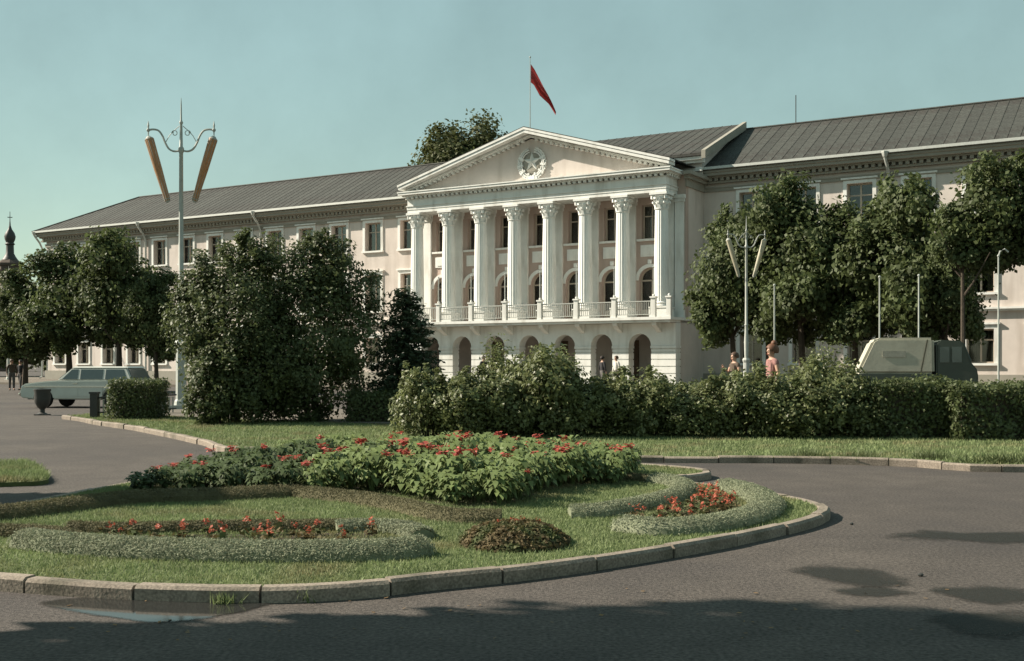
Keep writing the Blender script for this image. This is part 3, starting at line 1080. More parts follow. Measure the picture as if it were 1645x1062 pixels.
# columns
def column_meshes():
    z0, z1, r0, r1 = 4.98, 10.22, 0.435, 0.365
    nfl, per = 20, 3
    n = nfl * per
    vs, fs = [], []
    H = 12
    for i in range(H + 1):
        t = i / H
        z = z0 + (z1 - z0) * t
        r = r0 + (r1 - r0) * (t ** 1.6)
        for k in range(n):
            a = 2 * math.pi * k / n
            q = 1.0 - (0.045 if k % per else 0.0)
            vs.append((r * q * math.cos(a), r * q * math.sin(a), z))
    for i in range(H):
        for k in range(n):
            p, q = i * n + k, i * n + (k + 1) % n
            fs.append((p, q, q + n, p + n))
    sh = MB().add(vs, fs).mesh('column', M_WHITE)
    ba = MB()
    ba.box(-0.54, 0.54, -0.54, 0.54, 4.10, 4.62)
    ba.box(-0.58, 0.58, -0.58, 0.58, 4.625, 4.70)
    ba.lathe([(0.53, 4.702), (0.56, 4.75), (0.53, 4.81), (0.46, 4.83), (0.46, 4.87), (0.50, 4.90), (0.50, 4.94), (0.44, 4.985)], 24)
    bm_ = ba.mesh('base', M_WHITE)
    ca = MB()
    ca.lathe([(0.37, 10.20), (0.41, 10.23), (0.41, 10.27), (0.35, 10.29), (0.36, 10.6), (0.42, 10.9), (0.50, 11.0)], 20)
    for row, (zb, zt, r) in enumerate(((10.29, 10.62, 0.37), (10.48, 10.86, 0.38))):
        for k in range(8):
            a = 2 * math.pi * (k + 0.5 * row) / 8
            ra, ta = Vector((math.cos(a), math.sin(a), 0)), Vector((-math.sin(a), math.cos(a), 0))
            zc = (zb + zt) / 2
            ca.obox(ra * (r + 0.03) + Vector((0, 0, zc)), ta * 0.10, ra * 0.025 + Vector((0, 0, 0.0)), Vector((ra.x * 0.04, ra.y * 0.04, (zt - zb) / 2)))
            ca.obox(ra * (r + 0.13) + Vector((0, 0, zt - 0.02)), ta * 0.075, ra * 0.05, Vector((0, 0, 0.05)))
    for k in range(4):
        a = math.pi / 4 + k * math.pi / 2
        ra = Vector((math.cos(a), math.sin(a), 0))
        ta = Vector((-math.sin(a), math.cos(a), 0))
        pth = [ra * (0.50 + 0.10 * math.cos(q)) + Vector((0, 0, 10.90 + 0.10 * math.sin(q))) for q in [j * 2 * math.pi / 10 for j in range(10)]]
        ca.obox(ra * 0.52 + Vector((0, 0, 10.9)), ta * 0.07, ra * 0.11, Vector((0, 0, 0.11)))
        ca.obox(ra * 0.44 + Vector((0, 0, 10.78)), ta * 0.05, ra * 0.05, Vector((ra.x * .08, ra.y * .08, 0.14)))
    ca.box(-0.53, 0.53, -0.53, 0.53, 11.03, 11.165)
    cm_ = ca.mesh('capital', M_WHITE)
    return sh, ba, bm_, cm_
sh, _, bam, cam_m = column_meshes()
for c in COLX:
    o = link('column', sh, hall, (c, 0, 0))
    link('base', bam, o)
    link('capital', cam_m, o)

# entablature and pediment
EW = 8.98
b = MB()
b.box(-EW, EW, -0.45, 1.195, 11.17, 11.36)
b.box(-EW - 0.03, EW + 0.03, -0.48, 1.195, 11.365, 11.56)
b.box(-EW - 0.07, EW + 0.07, -0.53, 1.195, 11.565, 11.63)
b.box(-EW, EW, -0.45, 1.195, 11.635, 12.02)
b.build('entablature', M_WHITE, hall)
b = MB()
n = int(2 * EW / 0.34)
for k in range(n):
    xx = -EW + 0.05 + k * (2 * EW / n)
    b.box(xx, xx + 0.18, -0.66, -0.455, 12.06, 12.19)
for k in range(5):
    for side in (-1, 1):
        xa, xb = sorted((side * (EW + 0.005), side * (EW + 0.2)))
        b.box(xa, xb, -0.4 + k * 0.34, -0.22 + k * 0.34, 12.06, 12.19)
tag(b.build('dentils', M_WHITE, hall), kind='stuff')
b = MB()
b.box(-EW - 0.04, EW + 0.04, -0.49, 1.195, 12.022, 12.058)
b.box(-EW - 0.24, EW + 0.24, -0.70, 1.195, 12.195, 12.28)
b.box(-EW - 0.42, EW + 0.42, -0.93, 1.195, 12.285, 12.42)
b.box(-EW - 0.46, EW + 0.46, -0.97, 1.195, 12.425, 12.49)
b.build('horizontal_cornice', M_WHITE, hall)
PA, PH, PB = 9.36, 15.20, 12.49
rise = (PH - PB) / PA
b = MB()
b.prism_y([(-PA + 0.3, PB + 0.004), (PA - 0.3, PB + 0.004), (0, PH - 0.10)], -0.08, 7.4)
b.build('tympanum', M_WALL, hall)
def rake(b, lo, hi, ya, yb, xo=PA):
    for side in (-1, 1):
        b.prism_y([(side * xo, PB + lo), (0, PB + lo + rise * xo), (0, PB + hi + rise * xo), (side * xo, PB + hi)], ya, yb)
b = MB()
rake(b, 0.008, 0.13, -0.45, -0.085, PA - 0.1)
rake(b, 0.135, 0.30, -0.95, -0.085)
b2 = MB()
rake(b, 0.305, 0.44, -0.99, -0.2, PA + 0.06)
b.build('raking_cornice', M_WHITE, hall)
b = MB()
for side in (-1, 1):
    nn = 26
    for k in range(nn):
        xc = side * (0.5 + k * 0.34)
        zc = PB + rise * (PA - abs(xc)) - 0.02
        b.box(xc - 0.09, xc + 0.09, -0.33, -0.085, zc - 0.14, zc - 0.0)
tag(b.build('dentils', M_WHITE, hall), kind='stuff')
b = MB()
rake(b, 0.445, 0.50, -0.97, 7.5, PA + 0.04)
b.build('pediment_roof', M_ROOF, hall)

# relief emblem on the tympanum: a five-pointed star in a wreath tied with a ribbon
EX, EZc = 0.12, 13.58
def star_prism(b, c, r0, r1, y0, y1):
    pts = []
    for k in range(10):
        a = math.pi / 2 + k * math.pi / 5
        r = r0 if k % 2 == 0 else r1
        pts.append((c[0] + r * math.cos(a), y0, c[1] + r * math.sin(a)))
    apex = (c[0], y1, c[1])
    vs = pts + [apex]
    b.add(vs, [(k, (k + 1) % 10, 10) for k in range(10)] + [tuple(range(9, -1, -1))])
emb = thing('emblem', (0, 0.2, 0), 0, None, None)
emb.parent = hall
if 'label' in emb:
    del emb['label']
b = MB()
b.lathe([(0.62, 0.0), (0.62, 0.07), (0.50, 0.10)], 28)
ob = MB()
for (vx, vy, vz) in b.v:
    ob.v.append((EX + vx, -0.285 - vz, EZc + 0.03 + vy))
ob.f = b.f
ob.build('medallion', M_CORN, emb)
b = MB()
star_prism(b, (EX, EZc + 0.10), 0.60, 0.24, -0.385, -0.50)
b.build('star', M_WHITE, emb)
b = MB()
rr = random.Random(4)
for side in (-1, 1):
    for k in range(17):
        a = -math.pi / 2 + side * (0.15 + k * 0.165)
        for (dr, sc) in ((-0.09, 0.8), (0.03, 1.0), (0.14, 0.85)):
            r = 0.80 + dr
            px, pz = EX + r * math.cos(a), EZc + r * math.sin(a) * 1.02
            ta = a + side * math.pi / 2 + (dr * 3) * side * -1
            d = Vector((math.cos(ta), 0, math.sin(ta)))
            nrm = Vector((-d.z, 0, d.x))
            b.obox((px, -0.345 - rr.random() * 0.06, pz), d * 0.105 * sc, nrm * 0.038 * sc, Vector((0, 0.05, 0)))
tag(b.build('wreath', M_WHITE, emb), kind='stuff')
b = MB()
for k in range(4):
    for side in (-1, 1):
        a = -math.pi / 2 + side * (0.35 + k * 0.55)
        px, pz = EX + 0.80 * math.cos(a), EZc + 0.80 * math.sin(a)
        d = Vector((math.cos(a), 0, math.sin(a)))
        b.obox((px, -0.39, pz), d * 0.20, Vector((-d.z, 0, d.x)) * 0.055, Vector((0, 0.05, 0)))
tag(b.build('ribbon_band', M_WHITE, emb), kind='stuff')
b = MB()
b.obox((EX, -0.40, EZc - 0.86), (0.22, 0, 0), (0, 0.06, 0), (0, 0, 0.10))
b.obox((EX - 0.22, -0.38, EZc - 0.96), (0.14, 0, -0.08), (0, 0.04, 0), (0.03, 0, 0.06))
b.obox((EX + 0.22, -0.38, EZc - 0.96), (0.14, 0, 0.08), (0, 0.04, 0), (-0.03, 0, 0.06))
b.build('ribbon', M_WHITE, emb)

# drainpipes
def pipe(x):
    b = MB()
    b.tube([(x, 3.12, 12.80), (x, 3.14, 12.55), (x + 0.05, 3.6, 12.0), (x + 0.05, 3.86, 11.5), (x + 0.05, 3.86, 0.4), (x + 0.05, 3.6, 0.25)], 0.085, 8)
    b.lathe([(0.10, 12.60), (0.20, 12.84), (0.20, 12.90)], 8, (x, 3.10))
    b.build('drainpipe', M_PIPE, hall, True)
for x in (LX0 - 0.42, -38.5, -25.9, 20.15, 32.6):
    pipe(x)
b = MB()
b.tube([(13.4, RY, RZ), (13.4, RY, RZ + 1.8)], 0.03, 5)
b.build('antenna_mast', M_IRON, hall)

# flag on the roof: its staff stands on the ridge of the pediment
fx, fy, fz = hall_pt(-1.03, 1.6, 15.15)
flag_staff = thing('flag', (fx, fy, fz), 0, 'red flag hanging slack from a thin staff above the pediment', 'flag')
b = MB()
b.tube([(0, 0, 0), (0, 0, 5.4)], [0.035, 0.022], 6)
b.ball((0, 0, 5.45), 0.06, 6, 4)
b.build('staff', M_POLE, flag_staff)
b = MB()
nu, nv = 16, 10
dx = 1 / 25.5
top = [(1, 105), (7, 113), (14, 126), (21, 140), (28, 153), (34, 166), (41, 183)]
bot = [(1, 134), (6, 138), (10, 146), (15, 156), (22, 163), (30, 170), (40.5, 186)]
def lerp(pl, t):
    s = t * (len(pl) - 1)
    i = min(int(s), len(pl) - 2)
    f = s - i
    return tuple(pl[i][k] * (1 - f) + pl[i + 1][k] * f for k in (0, 1))
vs, fs = [], []
for i in range(nu + 1):
    ta, tb = lerp(top, i / nu), lerp(bot, i / nu)
    for j in range(nv + 1):
        s = j / nv
        px = ta[0] * (1 - s) + tb[0] * s
        pz = ta[1] * (1 - s) + tb[1] * s
        vs.append((px * dx, 0.22 * math.sin(s * 8 + i * 0.3) * (0.25 + i / nu), (98 - pz) * dx + 5.30))
for i in range(nu):
    for j in range(nv):
        a = i * (nv + 1) + j
        fs.append((a, a + 1, a + nv + 2, a + nv + 1))
b.add(vs, fs)
b.build('cloth', M_FLAG, flag_staff, True)

# ------------------------------------------------------------------ church tower far to the left
tx, ty = at(16, 220)
tower = thing('church_tower', (tx, ty, 0), 0.4, 'distant dark church bell tower with small onion dome beyond the trees', 'tower')
b = MB()
b.lathe([(2.9, 0), (2.9, 15.5), (3.2, 15.7), (3.2, 16.3), (2.4, 16.6), (2.2, 17.0), (2.2, 20.5), (2.5, 20.8), (2.5, 21.2), (1.5, 21.9)], 8)
for k in range(8):
    a = math.pi / 8 + k * math.pi / 4
    b.obox((2.1 * math.cos(a), 2.1 * math.sin(a), 18.8), (0.12 * math.cos(a), 0.12 * math.sin(a), 0), (-0.45 * math.sin(a), 0.45 * math.cos(a), 0), (0, 0, 1.2))
b.build('belfry', M_TOWER, tower)
b = MB()
b.lathe([(1.5, 21.9), (1.1, 22.5), (0.75, 23.2), (0.7, 24.8), (0.95, 25.0), (0.7, 25.3), (0.95, 25.9), (1.05, 26.5), (0.85, 27.2), (0.4, 27.9), (0.16, 28.6), (0.08, 29.6), (0.05, 31.0)], 12)
b.build('dome', M_IRON, tower, True)
b = MB()
b.box(-0.45, 0.45, -0.04, 0.04, 30.2, 30.35).box(-0.05, 0.05, -0.04, 0.04, 30.355, 31.4)
b.build('cross', M_IRON, tower)

# ------------------------------------------------------------------ vegetation
def trunk_mb(h, r, seed, spread=1.2, limbs=5, z0=-0.05):
    rr = random.Random(seed)
    b = MB()
    b.tube([(0, 0, z0), (0.03, 0.02, h * 0.45), (rr.uniform(-.1, .1), rr.uniform(-.1, .1), h)], [r * 1.25, r * 0.9, r * 0.6], 8)
    for k in range(limbs):
        a = k * 2 * math.pi / limbs + rr.uniform(-.4, .4)
        z = h * rr.uniform(0.7, 1.0)
        s = spread * rr.uniform(0.7, 1.1)
        b.tube([(0.02, 0.02, z), (s * 0.45 * math.cos(a), s * 0.45 * math.sin(a), z + s * 0.5), (s * math.cos(a), s * math.sin(a), z + s * 1.3)], [r * 0.5, r * 0.32, r * 0.12], 6)
    return b

def linden_blobs(seed, z0, z1, r):
    rr = random.Random(seed)
    zc, h = (z0 + z1) / 2, (z1 - z0) / 2
    bl = [(0, 0, zc, r * 0.8, r * 0.8, h * 0.85)]
    for k in range(7):
        a = k * 2.4 + rr.uniform(-.4, .4)
        q = rr.uniform(0.45, 0.62) * r
        bl.append((q * math.cos(a), q * math.sin(a), zc + rr.uniform(-0.55, 0.6) * h, r * rr.uniform(.38, .55), r * rr.uniform(.38, .55), h * rr.uniform(.32, .5)))
    return bl
def wild_blobs(seed):
    rr = random.Random(seed * 13 + 5)
    bl = [(0, 0, 4.6, 1.7, 1.7, 1.7)]
    for k in range(11):
        a = k * 2.4 + rr.uniform(-.6, .6)
        q = rr.uniform(0.9, 2.0)
        zz = rr.uniform(2.6, 6.6)
        f = 1.0 if zz < 5.2 else .75
        bl.append((q * f * math.cos(a), q * f * math.sin(a), zz, rr.uniform(.6, 1.15), rr.uniform(.6, 1.15), rr.uniform(.5, 1.0)))
    bl.append((rr.uniform(-.5, .5), rr.uniform(-.5, .5), 6.7, .8, .8, .9))
    return bl
LIND = []
for s in range(3):
    me = raw_mesh('crown', crown_verts(100 + s, wild_blobs(s), 25000, 0.18, 0.75, 0.24, 30, 0.36), 4, M_LEAFL)
    tm = trunk_mb(3.0, 0.16, s, 1.3).mesh('trunk', M_BARK, True)
    LIND.append((tm, me))
def linden(u, Y, k, rz, sc, label, group, z=0.0, sz=None):
    x, y = at(u, Y)
    t = thing('linden_tree', (x, y, z), rz, label, 'tree', group)
    t.scale = (sc, sc, sz or sc)
    link('trunk', LIND[k][0], t)
    link('crown', LIND[k][1], t)
    return t
GL = 'clipped linden trees along the left wing'
linden(40, 60, 0, 0.3, 0.92, 'round crowned linden at the far left edge under the church tower', GL, sz=0.86)
linden(112, 58, 1, 1.9, 1.06, 'dark linden behind the pale car bonnet and the dark litter urn', GL, sz=1.02)
linden(192, 56, 2, 4.1, 1.02, 'dark linden rising behind the roof of the pale estate car', GL, sz=1.06)
linden(252, 55, 0, 2.7, 0.72, 'smaller linden half hidden beside the tall lamp post', GL, sz=0.8)
GR = 'linden trees in front of the right wing'
linden(1178, 54.5, 1, 0.4, 0.98, 'dark linden behind the right street lamp', GR, sz=1.22)
linden(1290, 52, 2, 2.2, 1.10, 'dense linden right of the street lamp above the pink dressed woman', GR, sz=1.34)
linden(1372, 51, 0, 5.2, 1.0, 'dense linden directly behind the canvas covered truck', GR, sz=1.16)
linden(1452, 49, 1, 3.3, 1.12, 'linden above the truck cab, left of the tallest tree', GR, sz=1.28)
linden(1235, 53.5, 0, 1.2, .95, 'linden filling the gap between the lamp post linden and the tallest of the row', GR, sz=1.15)
linden(1410, 52.5, 2, 0.2, 1.0, 'linden above the middle of the canvas covered truck', GR, sz=1.2)
linden(1515, 47.5, 2, 5.0, .85, 'lower linden right of the truck cab under the tallest tree', GR, sz=.98)
# the tall tree on the right edge
x, y = at(1546, 41)
t = thing('tall_tree', (x, y, 0), 0, 'tallest leafy tree at the right edge reaching the roof eaves', 'tree')
bl = [(0, 0, 7.2, 1.3, 1.3, 1.3), (-0.9, .3, 6.6, 1.0, 1.0, .9), (1.1, 0, 7.4, 1.2, 1.2, 1.3), (-0.2, -.6, 8.2, .8, .8, .8), (2.2, .2, 6.6, 1.3, 1.3, 1.5), (-1.6, 0, 6.0, .7, .7, .7), (1.2, -.5, 8.6, .7, .7, .8), (.3, .3, 5.8, 1.2, 1.2, .8)]
bl = [(q[0] + 0.95,) + tuple(q[1:]) for q in bl] + [(2.6, .1, 5.6, .9, .9, .9), (0.2, 0, 5.3, .8, .8, .6)]
link('crown', raw_mesh('crown', crown_verts(140, bl, 22000, 0.165, 0.75, 0.22, 26, 0.34), 4, M_LEAFL), t)
trunk_mb(5.2, 0.10, 9, 1.5).build('trunk', M_BARK, t, True)

# trees behind the building
def far_tree(u, Y, z0, z1, r, seed, label, n=4200):
    x, y = at(u, Y)
    t = thing('roadside_tree', (x, y, 0), 0, label, 'tree', 'trees showing above the roof')
    link('crown', raw_mesh('crown', crown_verts(seed, linden_blobs(seed, z0, z1, r), n * 4, 0.34, 0.75, 0.2, 40, 0.3), 4, M_LEAFF), t)
    trunk_mb(z0 + 2, 0.3, seed, 2.0).build('trunk', M_BARK, t, True)
far_tree(722, 104, 12.0, 24.4, 3.6, 201, 'big leafy tree rising behind the roof left of the pediment', 6500)
far_tree(772, 106, 13.0, 25.6, 3.6, 202, 'taller of the two big trees behind the pediment slope', 6500)
far_tree(686, 103, 12.0, 20.5, 2.2, 205, 'low outer tree top on the roof ridge left of the pediment', 1500)
far_tree(835, 106, 12.0, 22.6, 2.0, 206, 'tree top peeping just over the tip of the pediment', 2000)
far_tree(920, 108, 12.0, 22.2, 1.8, 203, 'tree top peeping over the right slope of the pediment', 2000)
far_tree(986, 104, 12.0, 21.7, 1.3, 204, 'small tree top showing right of the pediment slope', 1200)
# distant trees along the street at the left edge
for i, (u, r, z1) in enumerate(((-60, 5.0, 9.5), (20, 4.2, 8.5), (80, 4.0, 8.0))):
    x, y = at(u, 118 + 4 * i)
    t = thing('distant_tree', (x, y, 0), i * 2.0, ['distant street tree beyond the left frame edge', 'distant low tree in front of the church tower', 'distant tree behind the end of the left wing'][i], 'tree')
    link('crown', raw_mesh('crown', crown_verts(300 + i, linden_blobs(300 + i, 0.8, z1, r), 3500, 0.6, 0.75, 0.2, 22, 0.3), 4, M_LEAFD), t)
    trunk_mb(3, 0.25, i, 1.5).build('trunk', M_BARK, t, True)

# big lilac-like bushes at the left of the lawn
def bush(name, u, Y, blobs, n, size, seed, label, cat='bush', m=None, group=None, stems=7, sth=1.8, clumps=50, z=0.05):
    x, y = at(u, Y)
    t = thing(name, (x, y, z), 0, label, cat, group)
    link('foliage', raw_mesh('foliage', crown_verts(seed, blobs, n, size, 0.65, 0.15, clumps, 0.3, 0.0), 4, m or M_LEAFD), t)
    b = MB()
    rr = random.Random(seed)
    for k in range(stems):
        a = rr.uniform(0, 6.28)
        q = rr.uniform(.3, .9) * blobs[0][3] * 0.6
        b.tube([(0.15 * math.cos(a), 0.15 * math.sin(a), -0.08), (q * .6 * math.cos(a), q * .6 * math.sin(a), sth * .6), (q * math.cos(a), q * math.sin(a), sth)], [0.05, 0.035, 0.015], 5)
    b.build('stem', M_BARK, t, True)
    return t
bush('lilac_bush', 372, 26.5, [(.12, 0, 2.0, 1.15, 1.2, 1.9), (-.75, 0, 2.6, .75, .8, 1.0), (.55, .1, 3.5, .85, .8, .95), (-.35, -.1, 3.4, .7, .7, .85), (-.85, -.2, 2.1, .62, .7, .8), (.95, -.2, 1.6, .8, .9, 1.5), (.3, -.5, 1.0, 1.05, .9, 1.0), (-.95, .2, 3.0, .4, .4, .7), (.35, 0, 4.1, .45, .45, .5)],
     42000, 0.082, 401, 'big dark shaggy bush right beside the tall lamp post', group='big bushes on the lawn')
bush('lilac_bush', 505, 27.0, [(0, 0, 2.0, 1.25, 1.2, 1.9), (.75, 0, 2.9, .85, .8, 1.0), (-.3, .1, 3.6, .95, .8, .85), (.3, -.1, 3.7, .75, .7, .75), (.95, -.2, 1.9, .7, .8, 1.0), (-.9, -.2, 1.6, .8, .9, 1.5), (-.1, -.5, 1.0, 1.1, .9, 1.0), (.15, 0, 4.2, .4, .4, .4)],
     42000, 0.082, 402, 'big dark bush left of the spruce, right of the other big bush', group='big bushes on the lawn')
bush('lilac_bush', 342, 25.6, [(0, 0, .9, .55, .55, .9), (.2, 0, 1.6, .4, .4, .6), (-.1, -.1, .5, .5, .5, .5)], 5000, 0.09, 403, 'small leafy bush at the foot of the tall lamp post', stems=4, sth=.8)

# spruce
sx, sy = at(652, 27.5)
sp = thing('spruce_tree', (sx, sy, 0.05), 0, 'short dense dark spruce left of the balcony, above the hedge', 'tree')
rng = np.random.default_rng(21)
V = []
for zi in np.arange(0.35, 3.1, 0.17):
    rad = 1.12 * (1 - (zi - 0.2) / 3.15) ** 0.6 + 0.08
    nb = int(14 + 20 * rad)
    for k in range(nb):
        a = 2 * math.pi * (k + rng.random()) / nb
        L = rad * (0.7 + 0.42 * rng.random())
        zj = zi + rng.normal() * 0.09
        m_ = int(30 * L) + 8
        s = rng.random(m_) ** 0.7
        d = np.array([math.cos(a), math.sin(a), 0])
        C = d * (s * L)[:, None] + np.array([0, 0, zj]) + np.array([0, 0, 1.0]) * (-0.38 * s * L + 0.14 * s ** 2)[:, None]
        C += rng.normal(size=C.shape) * 0.035
        V.append(leaf_quads(rng, C, np.tile([0, 0, 1.0], (m_, 1)), 0.13, 0.4))
link('foliage', raw_mesh('foliage', np.concatenate(V), 4, M_SPRUCE), sp)
b = MB()
b.tube([(0, 0, -.05), (0, 0, 3.1)], [0.09, 0.02], 7)
b.build('trunk', M_BARK, sp, True)

# hedge row of mixed shrubs along the lawn
HV = []
for s in range(4):
    rr = random.Random(50 + s)
    bl = [(0, 0, .52, .62, .55, .55)]
    for k in range(6):
        a = k * 1.05 + rr.uniform(-.3, .3)
        bl.append((.42 * math.cos(a), .36 * math.sin(a), rr.uniform(.3, .85), rr.uniform(.26, .4), rr.uniform(.26, .4), rr.uniform(.26, .38)))
    for k in range(7):
        a = rr.uniform(0, 6.28)
        q = rr.uniform(.05, .5)
        hh = rr.uniform(.75, 1.18)
        bl.append((q * math.cos(a), q * math.sin(a), hh, .13, .13, rr.uniform(.16, .28)))
    HV.append(raw_mesh('foliage', crown_verts(500 + s, bl, 11500, 0.072, 0.6, 0.22, 30, 0.34, 0.0), 4, M_LEAFM))
b = MB()
rr = random.Random(2)
for k in range(9):
    a = rr.uniform(0, 6.28)
    b.tube([(.1 * math.cos(a), .1 * math.sin(a), -.06), (.35 * math.cos(a), .3 * math.sin(a), .7)], [.02, .008], 5)
stem_m = b.mesh('stem', M_BARK)
HED = [(690, 21.2, 0.95, 'pale leafy shrub at the left end of the hedge, below the spruce'),
       (742, 21.0, 1.0, 'pale leafy shrub second from the left end of the hedge'),
       (800, 21.2, 1.08, 'leafy hedge shrub third from the left end, beside the tall shoots'),
       (862, 21.4, 1.25, 'tall shooting hedge shrub in front of the portico arches'),
       (925, 21.3, 1.0, 'hedge shrub right of the tall shooting one, below the balcony'),
       (985, 21.5, .98, 'hedge shrub under the right half of the balcony'),
       (1043, 21.4, .98, 'hedge shrub below the right end of the balcony'),
       (1100, 21.3, .95, 'hedge shrub just left of the brown dressed woman'),
       (1158, 21.4, .92, 'hedge shrub in front of the brown dressed woman'),
       (1212, 21.2, 1.0, 'hedge shrub between the street lamp and the pink dressed woman'),
       (1268, 21.1, 1.06, 'pale leafy hedge shrub right of the pink dressed woman'),
       (1322, 21.2, 1.08, 'tall hedge shrub between the pink dressed woman and the truck'),
       (1378, 21.2, .9, 'low hedge shrub under the left end of the truck')]
for i, (u, Y, s, lab) in enumerate(HED):
    x, y = at(u, Y)
    t = thing('hedge_shrub', (x, y, 0.05), i * 1.7, lab, 'shrub', 'shrubs of the loose hedge')
    t.scale = (s, s, s * (0.98 + 0.13 * math.sin(i * 2.3 + 1)))
    link('foliage', HV[i % 4], t)
    link('stem', stem_m, t)
# tall shoots on three shrubs (a shrub of their own)
for i, (u, Y, h, lab) in enumerate(((838, 22.2, 1.25, 'spiky tall green shoots sticking out of the hedge before the portico'),
                                    (908, 22.3, .95, 'spiky green shoots above the hedge in front of the arches, right group'),
                                    (1312, 22.2, 1.2, 'spiky upright shoots above the hedge left of the truck'))):
    x, y = at(u, Y)
    t = thing('upright_shrub', (x, y, 0.05), i * 1.1, lab, 'shrub', 'upright shrubs behind the hedge')
    rr = random.Random(70 + i)
    bl = []
    b = MB()
    for k in range(11):
        dx, dy = rr.uniform(-.6, .6), rr.uniform(-.3, .3)
        hh = 0.8 + h * rr.uniform(.25, .8)
        bl.append((dx, dy, hh * .70, .13, .13, hh * .34))
        b.tube([(dx * .5, dy * .5, -.05), (dx, dy, hh * .95)], [.018, .006], 5)
    link('foliage', raw_mesh('foliage', crown_verts(600 + i, bl, 3600, 0.07, 0.55, 0.45, 22, 0.3), 4, M_LEAFM), t)
    b.build('stem', M_BARK, t)
# darker clipped hedge at the right, and the second row behind
def clip_hedge(u0, u1, Y, dep, h, seed, label, m=M_LEAFD, n=9000, size=.07, name='clipped_hedge', group=None, hv=0.06):
    xa, _ = at(u0, Y)
    xb, _ = at(u1, Y)
    L = xb - xa
    t = thing(name, ((xa + xb) / 2, Y + dep / 2, 0.04), 0, label, 'hedge', group)
    rng = np.random.default_rng(seed)
    A = [L * dep, L * h, L * h, dep * h, dep * h]
    pr = np.array(A) / sum(A)
    f = rng.choice(5, n, p=pr)
    a, c = rng.random(n) - .5, rng.random(n)
    P = np.zeros((n, 3)); N = np.zeros((n, 3))
    m0 = f == 0
    P[m0] = np.stack([a[m0] * L, (c[m0] - .5) * dep, np.full(m0.sum(), h)], 1); N[m0] = (0, 0, 1)
    for q, s in ((1, -1), (2, 1)):
        mm = f == q
        P[mm] = np.stack([a[mm] * L, np.full(mm.sum(), s * dep / 2), c[mm] * h], 1); N[mm] = (0, s, .2)
    for q, s in ((3, -1), (4, 1)):
        mm = f == q
        P[mm] = np.stack([np.full(mm.sum(), s * L / 2), a[mm] * dep, c[mm] * h], 1); N[mm] = (s, 0, .2)
    bumpz = np.sin(P[:, 0] * 4.1 + seed) * np.sin(P[:, 0] * 1.7 + 1 + P[:, 1] * 3) * np.cos(P[:, 2] * 5 + P[:, 0])
    P += N * (bumpz * hv)[:, None] + rng.normal(size=P.shape) * 0.045
    P -= N * (np.abs(rng.normal(size=n)) * 0.06)[:, None]
    P[:, 2] = np.maximum(P[:, 2], 0.01)
    link('foliage', raw_mesh('foliage', leaf_quads(rng, P, N, size, .65), 4, m), t)
    b = MB()
    k = max(2, int(L / .35))
    for i in range(k):
        xx = -L / 2 + (i + .5) * L / k
        b.tube([(xx, 0, -.06), (xx + .05, .03, h * .85)], [.02, .008], 5)
    b.box(-L / 2 + .16, L / 2 - .16, -dep / 2 + .14, dep / 2 - .14, 0.03, h - .16)
    b.build('stem', M_BARK, t)
    return t
clip_hedge(1408, 1532, 20.6, 1.5, 1.06, 31, 'dense dark trimmed hedge in front of the truck', n=12000, hv=.12)
clip_hedge(1536, 1760, 20.2, 1.6, 1.00, 32, 'dense dark trimmed hedge at the right edge', n=16000, hv=.12)
clip_hedge(172, 248, 27.8, 1.15, 0.98, 33, 'small square clipped box hedge in front of the pale car', n=9000, hv=.03, size=.06)
clip_hedge(556, 645, 26.2, .9, .72, 34, 'low scrubby hedge between the big bush and the spruce', n=6000, hv=.1)
clip_hedge(672, 860, 23.4, .8, .82, 35, 'low dark hedge behind the left end of the shrub row', n=9000, hv=.1)
clip_hedge(860, 1180, 23.6, .8, .95, 36, 'dark hedge behind the middle of the shrub row', n=12000, hv=.1)
clip_hedge(1180, 1420, 23.2, .8, .92, 37, 'dark hedge behind the shrub row near the street lamp', n=10000, hv=.1)

# grass tufts grown over the far kerb
for i, (u, v) in enumerate(((1298, 742), (1387, 744), (1490, 745), (1598, 752))):
    x, y = gp(u, v, 0)
    rng = np.random.default_rng(80 + i)
    PP = rng.normal(size=(420, 2)) * np.array([.14, .07])
    o = link('grass_tuft', raw_mesh('grass_tuft', blades(rng, PP, 0.0, 0.15, 0.02, 1.1), 3, M_LEAFD), None, (x, y - .05, 0))
    tag(o, ['dark grass tuft by the far kerb, nearest the island tip', 'dark grass tuft by the far kerb, second from left', 'dark grass tuft by the far kerb, third from left', 'widest dark grass tuft by the far kerb at the right edge'][i], 'grass tuft', 'grass tufts along the far kerb')
    if i == 3:
        o.scale = (2.2, 1.3, 1.1)

for i, (u, v, k, lab) in enumerate(((122, 949, 1.0, 'weed tuft in the kerb joint nearest the left frame edge'), (490, 966, 1.0, 'weed tuft at the kerb joint below the left scroll bed'), (360, 970, .8, 'small weed at the kerb foot beside the puddle'))):
    x, y = gp(u, v, 0)
    rng = np.random.default_rng(180 + i)
    PP = rng.normal(size=(90, 2)) * np.array([.035, .02])
    o = link('weed_tuft', raw_mesh('weed_tuft', blades(rng, PP, 0.0, 0.075 * k, 0.012, 1.3), 3, M_GRASS), None, (x, y, 0))
    tag(o, lab, 'weed', 'weeds growing at the kerb')

